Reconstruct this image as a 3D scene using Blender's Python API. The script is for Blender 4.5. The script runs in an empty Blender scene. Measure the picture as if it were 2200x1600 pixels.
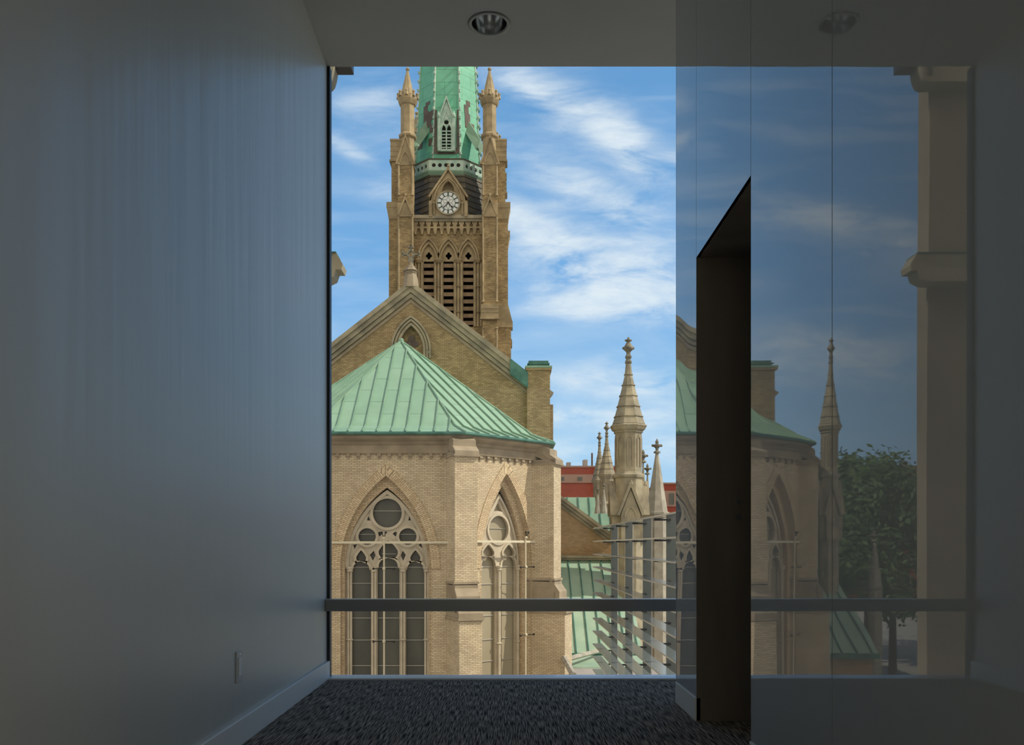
import bpy, bmesh, math, random
from mathutils import Vector, Matrix
from mathutils.geometry import tessellate_polygon
random.seed(7)
PI = math.pi
C = bpy.context.scene.collection
SC = bpy.context.scene

# ------------------------------------------------------------------ camera, light, exposure
F = 1950.0                 # focal length in pixels of the 2200 px frame
VX, VY, EYE = 1087.0, 1171.0, 0.75
cd = bpy.data.cameras.new('camera'); cam = bpy.data.objects.new('camera', cd); C.objects.link(cam)
cam.location = (0, 0, EYE); cam.rotation_euler = (PI/2, 0, 0)
cd.sensor_fit = 'HORIZONTAL'; cd.sensor_width = 36.0; cd.lens = F/2200*36
cd.shift_x = (1100-VX)/2200; cd.shift_y = (VY-800)/2200
cd.clip_start = .05; cd.clip_end = 2000
SC.camera = cam
SC.view_settings.view_transform = 'Standard'; SC.view_settings.look = 'None'
SC.view_settings.exposure = 0.0; SC.view_settings.gamma = 1.0; SC.view_settings.use_curve_mapping = False

sd = bpy.data.lights.new('sun', 'SUN'); sun = bpy.data.objects.new('sun', sd); C.objects.link(sun)
sd.energy = 4.0; sd.angle = math.radians(.6); sd.color = (1.0, .90, .74)
SUN_AZ, SUN_EL = math.radians(84), math.radians(45)      # azimuth measured from -Y towards +X
sdir = Vector((math.sin(SUN_AZ)*math.cos(SUN_EL), -math.cos(SUN_AZ)*math.cos(SUN_EL), math.sin(SUN_EL)))
sun.rotation_euler = sdir.to_track_quat('Z', 'Y').to_euler(); sun.location = (30, -20, 60)

SKY_STRENGTH = 1.0
def make_world():
    w = bpy.data.worlds.new('sky'); SC.world = w; w.use_nodes = True
    nt = w.node_tree; N = nt.nodes; L = nt.links; N.clear()
    def m(op, a, b=None, c=None, clamp=False):
        n = N.new('ShaderNodeMath'); n.operation = op; n.use_clamp = clamp
        for i, v in enumerate((a, b, c)):
            if v is None: continue
            if isinstance(v, (int, float)): n.inputs[i].default_value = v
            else: L.new(v, n.inputs[i])
        return n.outputs[0]
    tc = N.new('ShaderNodeTexCoord')
    sx = N.new('ShaderNodeSeparateXYZ'); L.new(tc.outputs['Generated'], sx.inputs[0])
    X, Y, Z = sx.outputs
    yy = m('MAXIMUM', m('ABSOLUTE', Y), .12)
    u = m('DIVIDE', X, yy); v = m('DIVIDE', Z, yy)
    el = m('MAXIMUM', Z, 0.0)
    # blue gradient by elevation
    cr = N.new('ShaderNodeValToRGB'); L.new(el, cr.inputs[0])
    e = cr.color_ramp.elements
    e[0].position = 0.0; e[0].color = (.50, .70, .93, 1)
    e[1].position = 1.0; e[1].color = (.06, .18, .52, 1)
    for p, c in ((.10, (.40, .66, .94, 1)), (.26, (.215, .47, .85, 1)), (.45, (.145, .36, .70, 1))):
        k = e.new(p); k.color = c
    # streaky clouds
    cb = N.new('ShaderNodeCombineXYZ'); L.new(u, cb.inputs[0]); L.new(v, cb.inputs[1])
    mp = N.new('ShaderNodeMapping'); L.new(cb.outputs[0], mp.inputs[0])
    mp.inputs['Rotation'].default_value = (0, 0, math.radians(24)); mp.inputs['Scale'].default_value = (9, 26, 1)
    mp.inputs['Location'].default_value = (2.3, 1.1, 0)
    n1 = N.new('ShaderNodeTexNoise'); L.new(mp.outputs[0], n1.inputs['Vector'])
    n1.inputs['Scale'].default_value = 1.0; n1.inputs['Detail'].default_value = 7; n1.inputs['Roughness'].default_value = .62
    n1.inputs['Distortion'].default_value = .45
    mp2 = N.new('ShaderNodeMapping'); L.new(cb.outputs[0], mp2.inputs[0]); mp2.inputs['Scale'].default_value = (6, 34, 1)
    n2 = N.new('ShaderNodeTexNoise'); L.new(mp2.outputs[0], n2.inputs['Vector']); n2.inputs['Scale'].default_value = 1
    n2.inputs['Detail'].default_value = 6; n2.inputs['Distortion'].default_value = .35
    # cloud banks: centre u, centre v, angle (deg), half length, half height, weight
    def bank(cu, cv, ang, a, b, wgt):
        ca, sa = math.cos(math.radians(ang)), math.sin(math.radians(ang))
        du = m('SUBTRACT', u, cu); dv = m('SUBTRACT', v, cv)
        p = m('DIVIDE', m('ADD', m('MULTIPLY', du, ca), m('MULTIPLY', dv, sa)), a)
        q = m('DIVIDE', m('SUBTRACT', m('MULTIPLY', dv, ca), m('MULTIPLY', du, sa)), b)
        r2 = m('ADD', m('MULTIPLY', p, p), m('MULTIPLY', q, q))
        return m('MULTIPLY', m('EXPONENT', m('MULTIPLY', r2, -1)), wgt)
    def pb(px, py, ang, a, b, wgt): return bank((px-VX)/F, (VY-py)/F, ang, a/F, b/F, wgt)
    banks = [pb(1145, 190, -25, 85, 34, .8), pb(1250, 235, -24, 130, 40, .8), pb(1340, 310, -42, 90, 34, .95),
             pb(1440, 345, 5, 50, 22, .7), pb(1270, 400, -22, 120, 26, .75), pb(1330, 460, -20, 60, 22, .5),
             pb(1160, 500, -38, 95, 30, .95), pb(1250, 560, -20, 190, 50, 1.0), pb(1370, 610, -4, 140, 75, 1.0), pb(1210, 640, -10, 110, 40, .7),
             pb(1240, 670, 0, 150, 14, .5), pb(790, 205, 10, 70, 45, .42), pb(740, 318, -28, 55, 16, .75),
             pb(860, 420, -10, 90, 30, .3), pb(1170, 390, -12, 70, 18, .5),
             pb(1290, 810, 4, 150, 40, .75), pb(1400, 830, 6, 90, 18, .8), pb(1390, 890, 0, 120, 30, .7), pb(1240, 895, -2, 110, 20, .95),
             pb(1420, 960, 0, 100, 30, .5), pb(1200, 960, 0, 200, 25, .35), pb(1250, 985, 0, 300, 22, .5),
             pb(1290, 430, -25, 280, 170, .26), pb(820, 260, 0, 120, 120, .18),
             pb(380, 470, 8, 260, 40, .5), pb(420, 760, 3, 260, 60, .7), pb(60, 560, 6, 260, 60, .6), pb(-350, 500, 0, 300, 140, .6)]
    tot = banks[0]
    for b in banks[1:]: tot = m('ADD', tot, b)
    nz = m('MULTIPLY', m('SUBTRACT', n1.outputs[0], .36), 4.2)
    nz2 = m('MULTIPLY', m('SUBTRACT', n2.outputs[0], .30), 2.0)
    nn = m('ADD', m('MULTIPLY', nz, .65), m('MULTIPLY', nz2, .35))
    n3 = N.new('ShaderNodeTexNoise'); mp3 = N.new('ShaderNodeMapping'); L.new(cb.outputs[0], mp3.inputs[0]); mp3.inputs['Scale'].default_value = (22, 60, 1)
    mp3.inputs['Rotation'].default_value = (0, 0, math.radians(30)); L.new(mp3.outputs[0], n3.inputs['Vector']); n3.inputs['Scale'].default_value = 1; n3.inputs['Detail'].default_value = 6
    n3.inputs['Roughness'].default_value = .65; n3.inputs['Distortion'].default_value = .5
    fine = m('ADD', m('MULTIPLY', n3.outputs[0], 1.5), .30)
    raw = m('MAXIMUM', m('MULTIPLY', m('MULTIPLY', m('POWER', m('MINIMUM', tot, 1.3), .85), nn), fine), 0.0); raw = m('MULTIPLY', m('POWER', raw, 1.25), 1.25)
    dens = m('SUBTRACT', 1.0, m('EXPONENT', m('MULTIPLY', raw, -1.35)))
    thin = m('MULTIPLY', m('SUBTRACT', n2.outputs[0], .47), .9, clamp=True)
    dens = m('MAXIMUM', dens, thin, clamp=True)
    dens = m('MINIMUM', dens, .93)
    mix = N.new('ShaderNodeMix'); mix.data_type = 'RGBA'
    L.new(dens, mix.inputs[0]); L.new(cr.outputs[0], mix.inputs[6]); mix.inputs[7].default_value = (.86, .93, 1.0, 1)
    # below the horizon: the dull ground reflection of the sky
    gm = N.new('ShaderNodeMix'); gm.data_type = 'RGBA'
    L.new(m('GREATER_THAN', m('MULTIPLY', Z, -1), 0.002), gm.inputs[0]); L.new(mix.outputs[2], gm.inputs[6]); gm.inputs[7].default_value = (.16, .16, .15, 1)
    # bright haze added to the sky behind the viewer to light room and church
    hz = N.new('ShaderNodeMapRange'); hz.interpolation_type = 'SMOOTHSTEP'; L.new(Y, hz.inputs[0]); hz.inputs[1].default_value = .12; hz.inputs[2].default_value = -.35
    hm = N.new('ShaderNodeMix'); hm.data_type = 'RGBA'; L.new(m('MULTIPLY', hz.outputs[0], m('GREATER_THAN', Z, -.002)), hm.inputs[0]); L.new(gm.outputs[2], hm.inputs[6]); hm.inputs[7].default_value = (1.04, .94, .80, 1)
    bg = N.new('ShaderNodeBackground'); L.new(hm.outputs[2], bg.inputs[0]); bg.inputs[1].default_value = SKY_STRENGTH
    out = N.new('ShaderNodeOutputWorld'); L.new(bg.outputs[0], out.inputs[0])
    w.cycles.sampling_method = 'AUTOMATIC'
make_world()

# ------------------------------------------------------------------ measuring helpers (depth known -> metres)
def xat(px, Y): return (px-VX)/F*Y
def zat(py, Y): return EYE + (VY-py)/F*Y

# ------------------------------------------------------------------ materials
MATS = {}
def nodes_of(name):
    m = bpy.data.materials.new(name); m.use_nodes = True
    nt = m.node_tree; return m, nt, nt.nodes['Principled BSDF']
def setp(b, **k):
    for a, v in k.items():
        key = {'rough': 'Roughness', 'metal': 'Metallic', 'ior': 'IOR', 'coat': 'Coat Weight', 'coatr': 'Coat Roughness', 'spec': 'Specular IOR Level'}[a]
        b.inputs[key].default_value = v
def noise_mat(name, c1, c2, scale=3.0, bump=.0, detail=6, stretch=(1,1,1), dist=.0, bscale=None, coords='Object', lo=.35, hi=.65, **k):
    m, nt, b = nodes_of(name); N, L = nt.nodes, nt.links
    tc = N.new('ShaderNodeTexCoord'); mp = N.new('ShaderNodeMapping'); L.new(tc.outputs[coords], mp.inputs[0]); mp.inputs['Scale'].default_value = stretch
    n = N.new('ShaderNodeTexNoise'); L.new(mp.outputs[0], n.inputs['Vector']); n.inputs['Scale'].default_value = scale
    n.inputs['Detail'].default_value = detail; n.inputs['Distortion'].default_value = dist
    r = N.new('ShaderNodeValToRGB'); L.new(n.outputs[0], r.inputs[0])
    r.color_ramp.elements[0].position = lo; r.color_ramp.elements[1].position = hi
    r.color_ramp.elements[0].color = (*c1, 1); r.color_ramp.elements[1].color = (*c2, 1)
    L.new(r.outputs[0], b.inputs['Base Color'])
    if bump:
        bn = N.new('ShaderNodeBump'); bn.inputs['Strength'].default_value = bump; bn.inputs['Distance'].default_value = .02
        if bscale:
            n2 = N.new('ShaderNodeTexNoise'); L.new(mp.outputs[0], n2.inputs['Vector']); n2.inputs['Scale'].default_value = bscale
            L.new(n2.outputs[0], bn.inputs['Height'])
        else: L.new(n.outputs[0], bn.inputs['Height'])
        L.new(bn.outputs[0], b.inputs['Normal'])
    k.setdefault('rough', .8); setp(b, **k)
    return m
def brick_mat(name, c1, c2, mortar, bw=.215, rh=.068, ms=.010, patch=(.7, 1.12), stain=None, swap=False, bump=.5, rough=.9, off=.5):
    m, nt, b = nodes_of(name); N, L = nt.nodes, nt.links
    uv = N.new('ShaderNodeUVMap'); uv.uv_map = 'UVMap'
    src = uv.outputs[0]
    if swap:
        s = N.new('ShaderNodeSeparateXYZ'); L.new(src, s.inputs[0]); c = N.new('ShaderNodeCombineXYZ')
        L.new(s.outputs[1], c.inputs[0]); L.new(s.outputs[0], c.inputs[1]); src = c.outputs[0]
    t = N.new('ShaderNodeTexBrick'); L.new(src, t.inputs['Vector'])
    t.inputs['Color1'].default_value = (*c1, 1); t.inputs['Color2'].default_value = (*c2, 1); t.inputs['Mortar'].default_value = (*mortar, 1)
    t.inputs['Scale'].default_value = 1.0; t.inputs['Mortar Size'].default_value = ms; t.inputs['Mortar Smooth'].default_value = .3
    t.inputs['Bias'].default_value = 0; t.inputs['Brick Width'].default_value = bw; t.inputs['Row Height'].default_value = rh; t.offset = off
    n = N.new('ShaderNodeTexNoise'); L.new(uv.outputs[0], n.inputs['Vector']); n.inputs['Scale'].default_value = .9; n.inputs['Detail'].default_value = 8
    n.inputs['Roughness'].default_value = .65
    mr = N.new('ShaderNodeMapRange'); L.new(n.outputs[0], mr.inputs[0]); mr.inputs[1].default_value = .3; mr.inputs[2].default_value = .7
    mr.inputs[3].default_value = patch[0]; mr.inputs[4].default_value = patch[1]
    mx = N.new('ShaderNodeVectorMath'); mx.operation = 'SCALE'; L.new(t.outputs[0], mx.inputs[0]); L.new(mr.outputs[0], mx.inputs['Scale'])
    col = mx.outputs[0]
    if stain:
        n3 = N.new('ShaderNodeTexNoise'); L.new(uv.outputs[0], n3.inputs['Vector']); n3.inputs['Scale'].default_value = 2.3; n3.inputs['Detail'].default_value = 6
        r3 = N.new('ShaderNodeMapRange'); L.new(n3.outputs[0], r3.inputs[0]); r3.inputs[1].default_value = .55; r3.inputs[2].default_value = .72
        r3.inputs[4].default_value = .75
        m3 = N.new('ShaderNodeMix'); m3.data_type = 'RGBA'; L.new(r3.outputs[0], m3.inputs[0]); L.new(col, m3.inputs[6]); m3.inputs[7].default_value = (*stain, 1)
        col = m3.outputs[2]
    L.new(col, b.inputs['Base Color'])
    if bump:
        bn = N.new('ShaderNodeBump'); bn.inputs['Strength'].default_value = bump; bn.inputs['Distance'].default_value = .01
        inv = N.new('ShaderNodeMath'); inv.operation = 'SUBTRACT'; inv.inputs[0].default_value = 1; L.new(t.outputs['Fac'], inv.inputs[1])
        L.new(inv.outputs[0], bn.inputs['Height']); L.new(bn.outputs[0], b.inputs['Normal'])
    setp(b, rough=rough)
    return m
def flat_mat(name, c, **k):
    m, nt, b = nodes_of(name); b.inputs['Base Color'].default_value = (*c, 1); setp(b, **k); return m

M = MATS
M['brick'] = brick_mat('buff_brick', (.69, .575, .395), (.54, .42, .285), (.33, .265, .185), patch=(.80, 1.10), ms=.011)
M['voussoir'] = brick_mat('buff_brick_arch', (.68, .54, .36), (.52, .38, .24), (.26, .20, .13), patch=(.85, 1.08), swap=False, bw=.23, rh=.072)
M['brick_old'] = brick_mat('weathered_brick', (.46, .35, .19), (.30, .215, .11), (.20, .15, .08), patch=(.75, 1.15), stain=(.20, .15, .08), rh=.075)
M['brick_tower'] = brick_mat('tower_brick', (.47, .35, .18), (.29, .21, .11), (.18, .13, .07), patch=(.55, 1.25), stain=(.20, .125, .07), rh=.09, bw=.30, ms=.008)
M['brick_low'] = brick_mat('brown_brick', (.55, .37, .20), (.43, .28, .15), (.28, .2, .12), patch=(.8, 1.1), rh=.075)
M['stone'] = noise_mat('sandstone', (.25, .20, .14), (.35, .285, .20), 1.6, bump=.25, bscale=12)
M['stone_light'] = noise_mat('pale_limestone', (.46, .40, .31), (.56, .49, .385), 2.0, bump=.1, bscale=14)
M['stone_tower'] = noise_mat('tower_stone', (.25, .195, .115), (.42, .325, .19), 1.1, bump=.2, bscale=8)
M['stone_grey'] = noise_mat('grey_stone', (.22, .195, .145), (.40, .345, .24), 1.4, bump=.2, bscale=9)
M['stone_white'] = noise_mat('whitish_stone', (.30, .275, .23), (.42, .39, .33), 2.0, bump=.1)
M['stone_dark'] = noise_mat('dark_weathered_stone', (.13, .12, .095), (.24, .215, .165), 4.0, bump=.2)
M['copper'] = brick_mat('green_copper', (.225, .375, .265), (.25, .40, .285), (.10, .17, .12), bw=1.9, rh=.56, ms=.016, patch=(.90, 1.10), swap=True, bump=.15, rough=.6)
M['copper_spire'] = brick_mat('verdigris_spire', (.125, .43, .285), (.16, .47, .32), (.05, .22, .15), bw=2.1, rh=1.12, ms=.02, patch=(.85, 1.15), bump=.3, rough=.6)
M['copper_plain'] = noise_mat('green_copper_plain', (.17, .30, .215), (.23, .36, .26), 1.2, rough=.6)
M['copper_dark'] = noise_mat('dark_copper', (.03, .12, .10), (.07, .20, .16), 2.0, rough=.55)
M['copper_pale'] = noise_mat('pale_verdigris', (.30, .46, .38), (.50, .62, .54), 2.2, rough=.7)
M['copper_light'] = noise_mat('lighter_copper', (.27, .40, .30), (.36, .48, .37), 1.0, rough=.6)  # paler green copper of the lean-to and lobby roofs
M['slate'] = brick_mat('slate', (.075, .07, .052), (.13, .11, .075), (.03, .03, .025), bw=1.1, rh=.62, ms=.012, patch=(.6, 1.2), stain=(.22, .16, .08), rough=.7)
M['slab'] = noise_mat('bare_slab', (.10, .075, .065), (.15, .12, .10), 2)
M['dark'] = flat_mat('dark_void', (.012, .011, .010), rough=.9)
M['louver'] = noise_mat('louver_board', (.20, .13, .075), (.28, .19, .11), 3)
M['glazing_dark'] = noise_mat('dark_glazing', (.060, .059, .050), (.10, .097, .08), .9, stretch=(1, 1, .35), rough=.32, coords='Object')
M['glazing_pale'] = noise_mat('glare_toned_glazing', (.30, .26, .185), (.36, .315, .23), .9, stretch=(1, 1, .3), rough=.4)  # paler tone puts sky and sun glare into the diagonal panes' colour
M['lead'] = flat_mat('pale_glazing_bar', (.42, .40, .36), rough=.6)
M['white_dial'] = flat_mat('opal_dial', (.72, .74, .72), rough=.4)
M['dial_dark'] = flat_mat('dial_iron', (.035, .07, .06), rough=.5)
M['cream'] = flat_mat('cream_conduit', (.62, .56, .42), rough=.5)
M['black'] = flat_mat('black_fitting', (.012, .012, .014), rough=.45)
M['redbrick'] = brick_mat('red_brick', (.30, .055, .03), (.26, .048, .026), (.24, .06, .04), bw=.8, rh=.3, ms=.01, patch=(.9, 1.08), bump=0)
M['taupe'] = flat_mat('taupe_panel', (.28, .17, .13), rough=.8)
M['asphalt'] = noise_mat('courtyard_paving', (.30, .28, .25), (.38, .36, .32), .5)
M['bark'] = noise_mat('bark', (.05, .035, .022), (.09, .065, .04), 6)
M['leaf'] = noise_mat('leaf', (.035, .085, .02), (.08, .15, .035), .8, rough=.6)
M['flatroof'] = noise_mat('grey_roofing', (.28, .26, .25), (.36, .33, .31), .8)
# interior
M['ceil'] = noise_mat('ceiling_paint', (.47, .48, .46), (.50, .51, .49), 2, rough=.85)
M['base'] = flat_mat('baseboard_paint', (.88, .85, .80), rough=.45)
M['plate'] = flat_mat('outlet_plastic', (.50, .53, .55), rough=.35)
M['rail'] = flat_mat('anodised_rail', (.22, .225, .225), rough=.28, metal=.5)
M['rail_top'] = flat_mat('bright_edge', (.5, .5, .5), rough=.3, metal=.6)
M['sill'] = flat_mat('aluminium_sill', (.62, .66, .72), rough=.35, metal=.2)
M['gasket'] = flat_mat('black_gasket', (.008, .008, .010), rough=.5)
M['steel'] = flat_mat('mirror_reflector', (.75, .77, .78), rough=.14, metal=1.0)
M['ring'] = flat_mat('trim_ring', (.40, .41, .39), rough=.5)
M['bronze'] = noise_mat('dark_bronze_jamb', (.20, .17, .135), (.30, .25, .20), 5, stretch=(1, 1, .15), rough=.4)
M['bronze_plate'] = flat_mat('bronze_plate', (.022, .019, .016), rough=.3, metal=.5)

def mk_left_wall():
    m, nt, b = nodes_of('satin_wall_paint'); N, L = nt.nodes, nt.links
    tc = N.new('ShaderNodeTexCoord'); mp = N.new('ShaderNodeMapping'); L.new(tc.outputs['Object'], mp.inputs[0])
    mp.inputs['Scale'].default_value = (1, 3.2, .25)
    n = N.new('ShaderNodeTexNoise'); L.new(mp.outputs[0], n.inputs['Vector']); n.inputs['Scale'].default_value = 1.6; n.inputs['Detail'].default_value = 3
    bn = N.new('ShaderNodeBump'); bn.inputs['Strength'].default_value = .35; bn.inputs['Distance'].default_value = .02
    L.new(n.outputs[0], bn.inputs['Height']); L.new(bn.outputs[0], b.inputs['Normal'])
    b.inputs['Base Color'].default_value = (.62, .62, .57, 1)
    setp(b, rough=.36, ior=1.5)
    return m
M['wall_left'] = mk_left_wall()
def mk_lacquer():
    m, nt, b = nodes_of('dark_glass_panel'); N, L = nt.nodes, nt.links
    tc = N.new('ShaderNodeTexCoord'); mp = N.new('ShaderNodeMapping'); L.new(tc.outputs['Object'], mp.inputs[0])
    mp.inputs['Scale'].default_value = (1, 1.0, .5)
    n = N.new('ShaderNodeTexNoise'); L.new(mp.outputs[0], n.inputs['Vector']); n.inputs['Scale'].default_value = 1.3; n.inputs['Detail'].default_value = 1
    bn = N.new('ShaderNodeBump'); bn.inputs['Strength'].default_value = .12; bn.inputs['Distance'].default_value = .02
    L.new(n.outputs[0], bn.inputs['Height']); L.new(bn.outputs[0], b.inputs['Normal'])
    b.inputs['Base Color'].default_value = (.50, .52, .52, 1)
    setp(b, rough=.012, ior=1.62)
    return m
M['lacquer'] = mk_lacquer()
def mk_carpet():
    m, nt, b = nodes_of('charcoal_carpet'); N, L = nt.nodes, nt.links
    tc = N.new('ShaderNodeTexCoord'); mp = N.new('ShaderNodeMapping'); L.new(tc.outputs['Object'], mp.inputs[0]); mp.inputs['Scale'].default_value = (230, 8, 1)
    n = N.new('ShaderNodeTexNoise'); L.new(mp.outputs[0], n.inputs['Vector']); n.inputs['Scale'].default_value = 1; n.inputs['Detail'].default_value = 2
    n.inputs['Distortion'].default_value = .12
    r = N.new('ShaderNodeValToRGB'); L.new(n.outputs[0], r.inputs[0]); r.color_ramp.elements[0].position = .38; r.color_ramp.elements[1].position = .68
    r.color_ramp.elements[0].color = (.03, .026, .022, 1); r.color_ramp.elements[1].color = (.56, .46, .36, 1)
    L.new(r.outputs[0], b.inputs['Base Color'])
    bn = N.new('ShaderNodeBump'); bn.inputs['Strength'].default_value = .8; bn.inputs['Distance'].default_value = .004
    L.new(n.outputs[0], bn.inputs['Height']); L.new(bn.outputs[0], b.inputs['Normal'])
    setp(b, rough=1.0, spec=.1)
    return m
M['carpet'] = mk_carpet()
def mk_glass(name, tint, refl, milk=0.0, milkc=(.6, .68, .66), rough=.0):
    m = bpy.data.materials.new(name); m.use_nodes = True; nt = m.node_tree; N, L = nt.nodes, nt.links; N.clear()
    out = N.new('ShaderNodeOutputMaterial'); tr = N.new('ShaderNodeBsdfTransparent'); tr.inputs[0].default_value = (*tint, 1)
    gl = N.new('ShaderNodeBsdfGlossy'); gl.inputs['Roughness'].default_value = rough
    fr = N.new('ShaderNodeFresnel'); fr.inputs[0].default_value = 1.45
    mu = N.new('ShaderNodeMath'); mu.operation = 'MULTIPLY'; L.new(fr.outputs[0], mu.inputs[0]); mu.inputs[1].default_value = refl
    base = tr.outputs[0]
    if milk:
        df = N.new('ShaderNodeBsdfDiffuse'); df.inputs[0].default_value = (*milkc, 1)
        mm = N.new('ShaderNodeMixShader'); mm.inputs[0].default_value = milk; L.new(base, mm.inputs[1]); L.new(df.outputs[0], mm.inputs[2]); base = mm.outputs[0]
    ms = N.new('ShaderNodeMixShader'); L.new(mu.outputs[0], ms.inputs[0]); L.new(base, ms.inputs[1]); L.new(gl.outputs[0], ms.inputs[2])
    L.new(ms.outputs[0], out.inputs[0]); return m
M['pane'] = mk_glass('clear_window_glass', (.97, .985, .975), .35)
M['shelf_glass'] = mk_glass('frosted_glass_blade', (.72, .82, .80), 1.5, milk=.60, milkc=(.50, .57, .55), rough=.15)
M['fin_glass'] = mk_glass('grey_fritted_glass', (.50, .56, .57), 1.2, milk=.80, milkc=(.13, .145, .145), rough=.2)

# ------------------------------------------------------------------ mesh builder
ORG = {}
def fr_world(a, b, d): return Vector((a, d, b))        # a = x, b = z, d = y (for plates facing -Y use frame())
def frame(ox, oy, ux, uy):
    """local (a along wall, b = z, d = outward) -> world; outward = right-hand normal of U seen from above."""
    l = math.hypot(ux, uy); ux /= l; uy /= l; nx, ny = uy, -ux
    return lambda a, b, d: Vector((ox+ux*a+nx*d, oy+uy*a+ny*d, b))
class MB:
    def __init__(s): s.v = []; s.f = []; s.uv = {}
    def add(s, pts, faces):
        o = len(s.v); s.v += [Vector(p) for p in pts]; s.f += [tuple(o+i for i in f) for f in faces]; return o
    def box(s, x0, x1, y0, y1, z0, z1, fr=None):
        P = [(x0,y0,z0),(x1,y0,z0),(x1,y1,z0),(x0,y1,z0),(x0,y0,z1),(x1,y0,z1),(x1,y1,z1),(x0,y1,z1)]
        s.add(P, [(0,3,2,1),(4,5,6,7),(0,1,5,4),(1,2,6,5),(2,3,7,6),(3,0,4,7)]); return s
    def fbox(s, fr, a0, a1, b0, b1, d0, d1):
        P = [fr(a0,b0,d0),fr(a1,b0,d0),fr(a1,b0,d1),fr(a0,b0,d1),fr(a0,b1,d0),fr(a1,b1,d0),fr(a1,b1,d1),fr(a0,b1,d1)]
        s.add(P, [(0,3,2,1),(4,5,6,7),(0,1,5,4),(1,2,6,5),(2,3,7,6),(3,0,4,7)]); return s
    def hexa(s, P):
        s.add(P, [(0,3,2,1),(4,5,6,7),(0,1,5,4),(1,2,6,5),(2,3,7,6),(3,0,4,7)]); return s
    def prism(s, fr, pts, d0, d1):
        n = len(pts); tri = tessellate_polygon([[Vector((p[0], p[1], 0)) for p in pts]])
        o = s.add([fr(a, b, d0) for a, b in pts]+[fr(a, b, d1) for a, b in pts], [])
        for t in tri: s.f.append(tuple(o+i for i in t)); s.f.append(tuple(o+n+i for i in reversed(t)))
        for i in range(n): j = (i+1) % n; s.f.append((o+i, o+j, o+n+j, o+n+i))
        return s
    def plate(s, fr, outer, holes, d0, d1):
        loops = [outer]+holes
        flat = [p for l in loops for p in l]; n = len(flat)
        tri = tessellate_polygon([[Vector((p[0], p[1], 0)) for p in l] for l in loops])
        o = s.add([fr(a, b, d0) for a, b in flat]+[fr(a, b, d1) for a, b in flat], [])
        for t in tri: s.f.append(tuple(o+i for i in t)); s.f.append(tuple(o+n+i for i in reversed(t)))
        k = 0
        for l in loops:
            m = len(l)
            for i in range(m): j = (i+1) % m; s.f.append((o+k+i, o+k+j, o+n+k+j, o+n+k+i))
            k += m
        return s
    def lathe(s, prof, n, c=(0,0), ph=0.0, cap=True):
        o = len(s.v)
        for r, z in prof:
            for i in range(n):
                a = ph+2*PI*i/n; s.v.append(Vector((c[0]+r*math.cos(a), c[1]+r*math.sin(a), z)))
        for k in range(len(prof)-1):
            for i in range(n): j = (i+1) % n; s.f.append((o+k*n+i, o+k*n+j, o+(k+1)*n+j, o+(k+1)*n+i))
        if cap:
            s.f.append(tuple(o+i for i in reversed(range(n)))); s.f.append(tuple(o+(len(prof)-1)*n+i for i in range(n)))
        return s
    def sweep(s, fr, path, w0, w1, d0, d1, closed=False, uvscale=False):
        """rectangular section: w0..w1 along the path's left normal, d0..d1 outward."""
        n = len(path); nor = []
        for i in range(n):
            if closed: p, q = path[i-1], path[(i+1) % n]
            else: p, q = path[max(i-1, 0)], path[min(i+1, n-1)]
            a = Vector((path[i][0]-p[0], path[i][1]-p[1])); b = Vector((q[0]-path[i][0], q[1]-path[i][1]))
            a = a.normalized() if a.length > 1e-9 else b.normalized(); b = b.normalized() if b.length > 1e-9 else a
            na = Vector((-a.y, a.x)); nb = Vector((-b.y, b.x)); mm = na+nb
            mm = mm.normalized() if mm.length > 1e-6 else na
            k = 1/max(mm.dot(na), .35); nor.append(mm*k)
        o = len(s.v); L = 0; Ls = []
        for i in range(n):
            if i: L += math.hypot(path[i][0]-path[i-1][0], path[i][1]-path[i-1][1])
            Ls.append(L)
            for w, d in ((w0, d0), (w1, d0), (w1, d1), (w0, d1)):
                s.v.append(fr(path[i][0]+nor[i].x*w, path[i][1]+nor[i].y*w, d))
        rng = range(n if closed else n-1)
        for i in rng:
            j = (i+1) % n
            for k in range(4):
                l = (k+1) % 4; fi = len(s.f)
                s.f.append((o+i*4+k, o+j*4+k, o+j*4+l, o+i*4+l))
                if uvscale:
                    wa = (w0, w1, w1, w0); s.uv[fi] = [(wa[k], Ls[i]), (wa[k], Ls[j]), (wa[l], Ls[j]), (wa[l], Ls[i])]
        if not closed:
            s.f.append((o, o+1, o+2, o+3)); e = o+(n-1)*4; s.f.append((e+3, e+2, e+1, e))
        return s
    def tube(s, p, q, r, n=8, r2=None):
        p, q = Vector(p), Vector(q); d = (q-p).normalized(); a = d.orthogonal().normalized(); b = d.cross(a); r2 = r if r2 is None else r2
        o = len(s.v)
        for c, rr in ((p, r), (q, r2)):
            for i in range(n): t = 2*PI*i/n; s.v.append(c+a*math.cos(t)*rr+b*math.sin(t)*rr)
        for i in range(n): j = (i+1) % n; s.f.append((o+i, o+j, o+n+j, o+n+i))
        s.f.append(tuple(o+i for i in reversed(range(n)))); s.f.append(tuple(o+n+i for i in range(n)))
        return s
    def ball(s, c, r, sc=(1,1,1), n=8, m=5):
        prof = [(max(math.sin(PI*k/m), .02)*r*sc[0], c[2]-math.cos(PI*k/m)*r*sc[2]) for k in range(m+1)]
        return s.lathe(prof, n, (c[0], c[1]))
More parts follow.
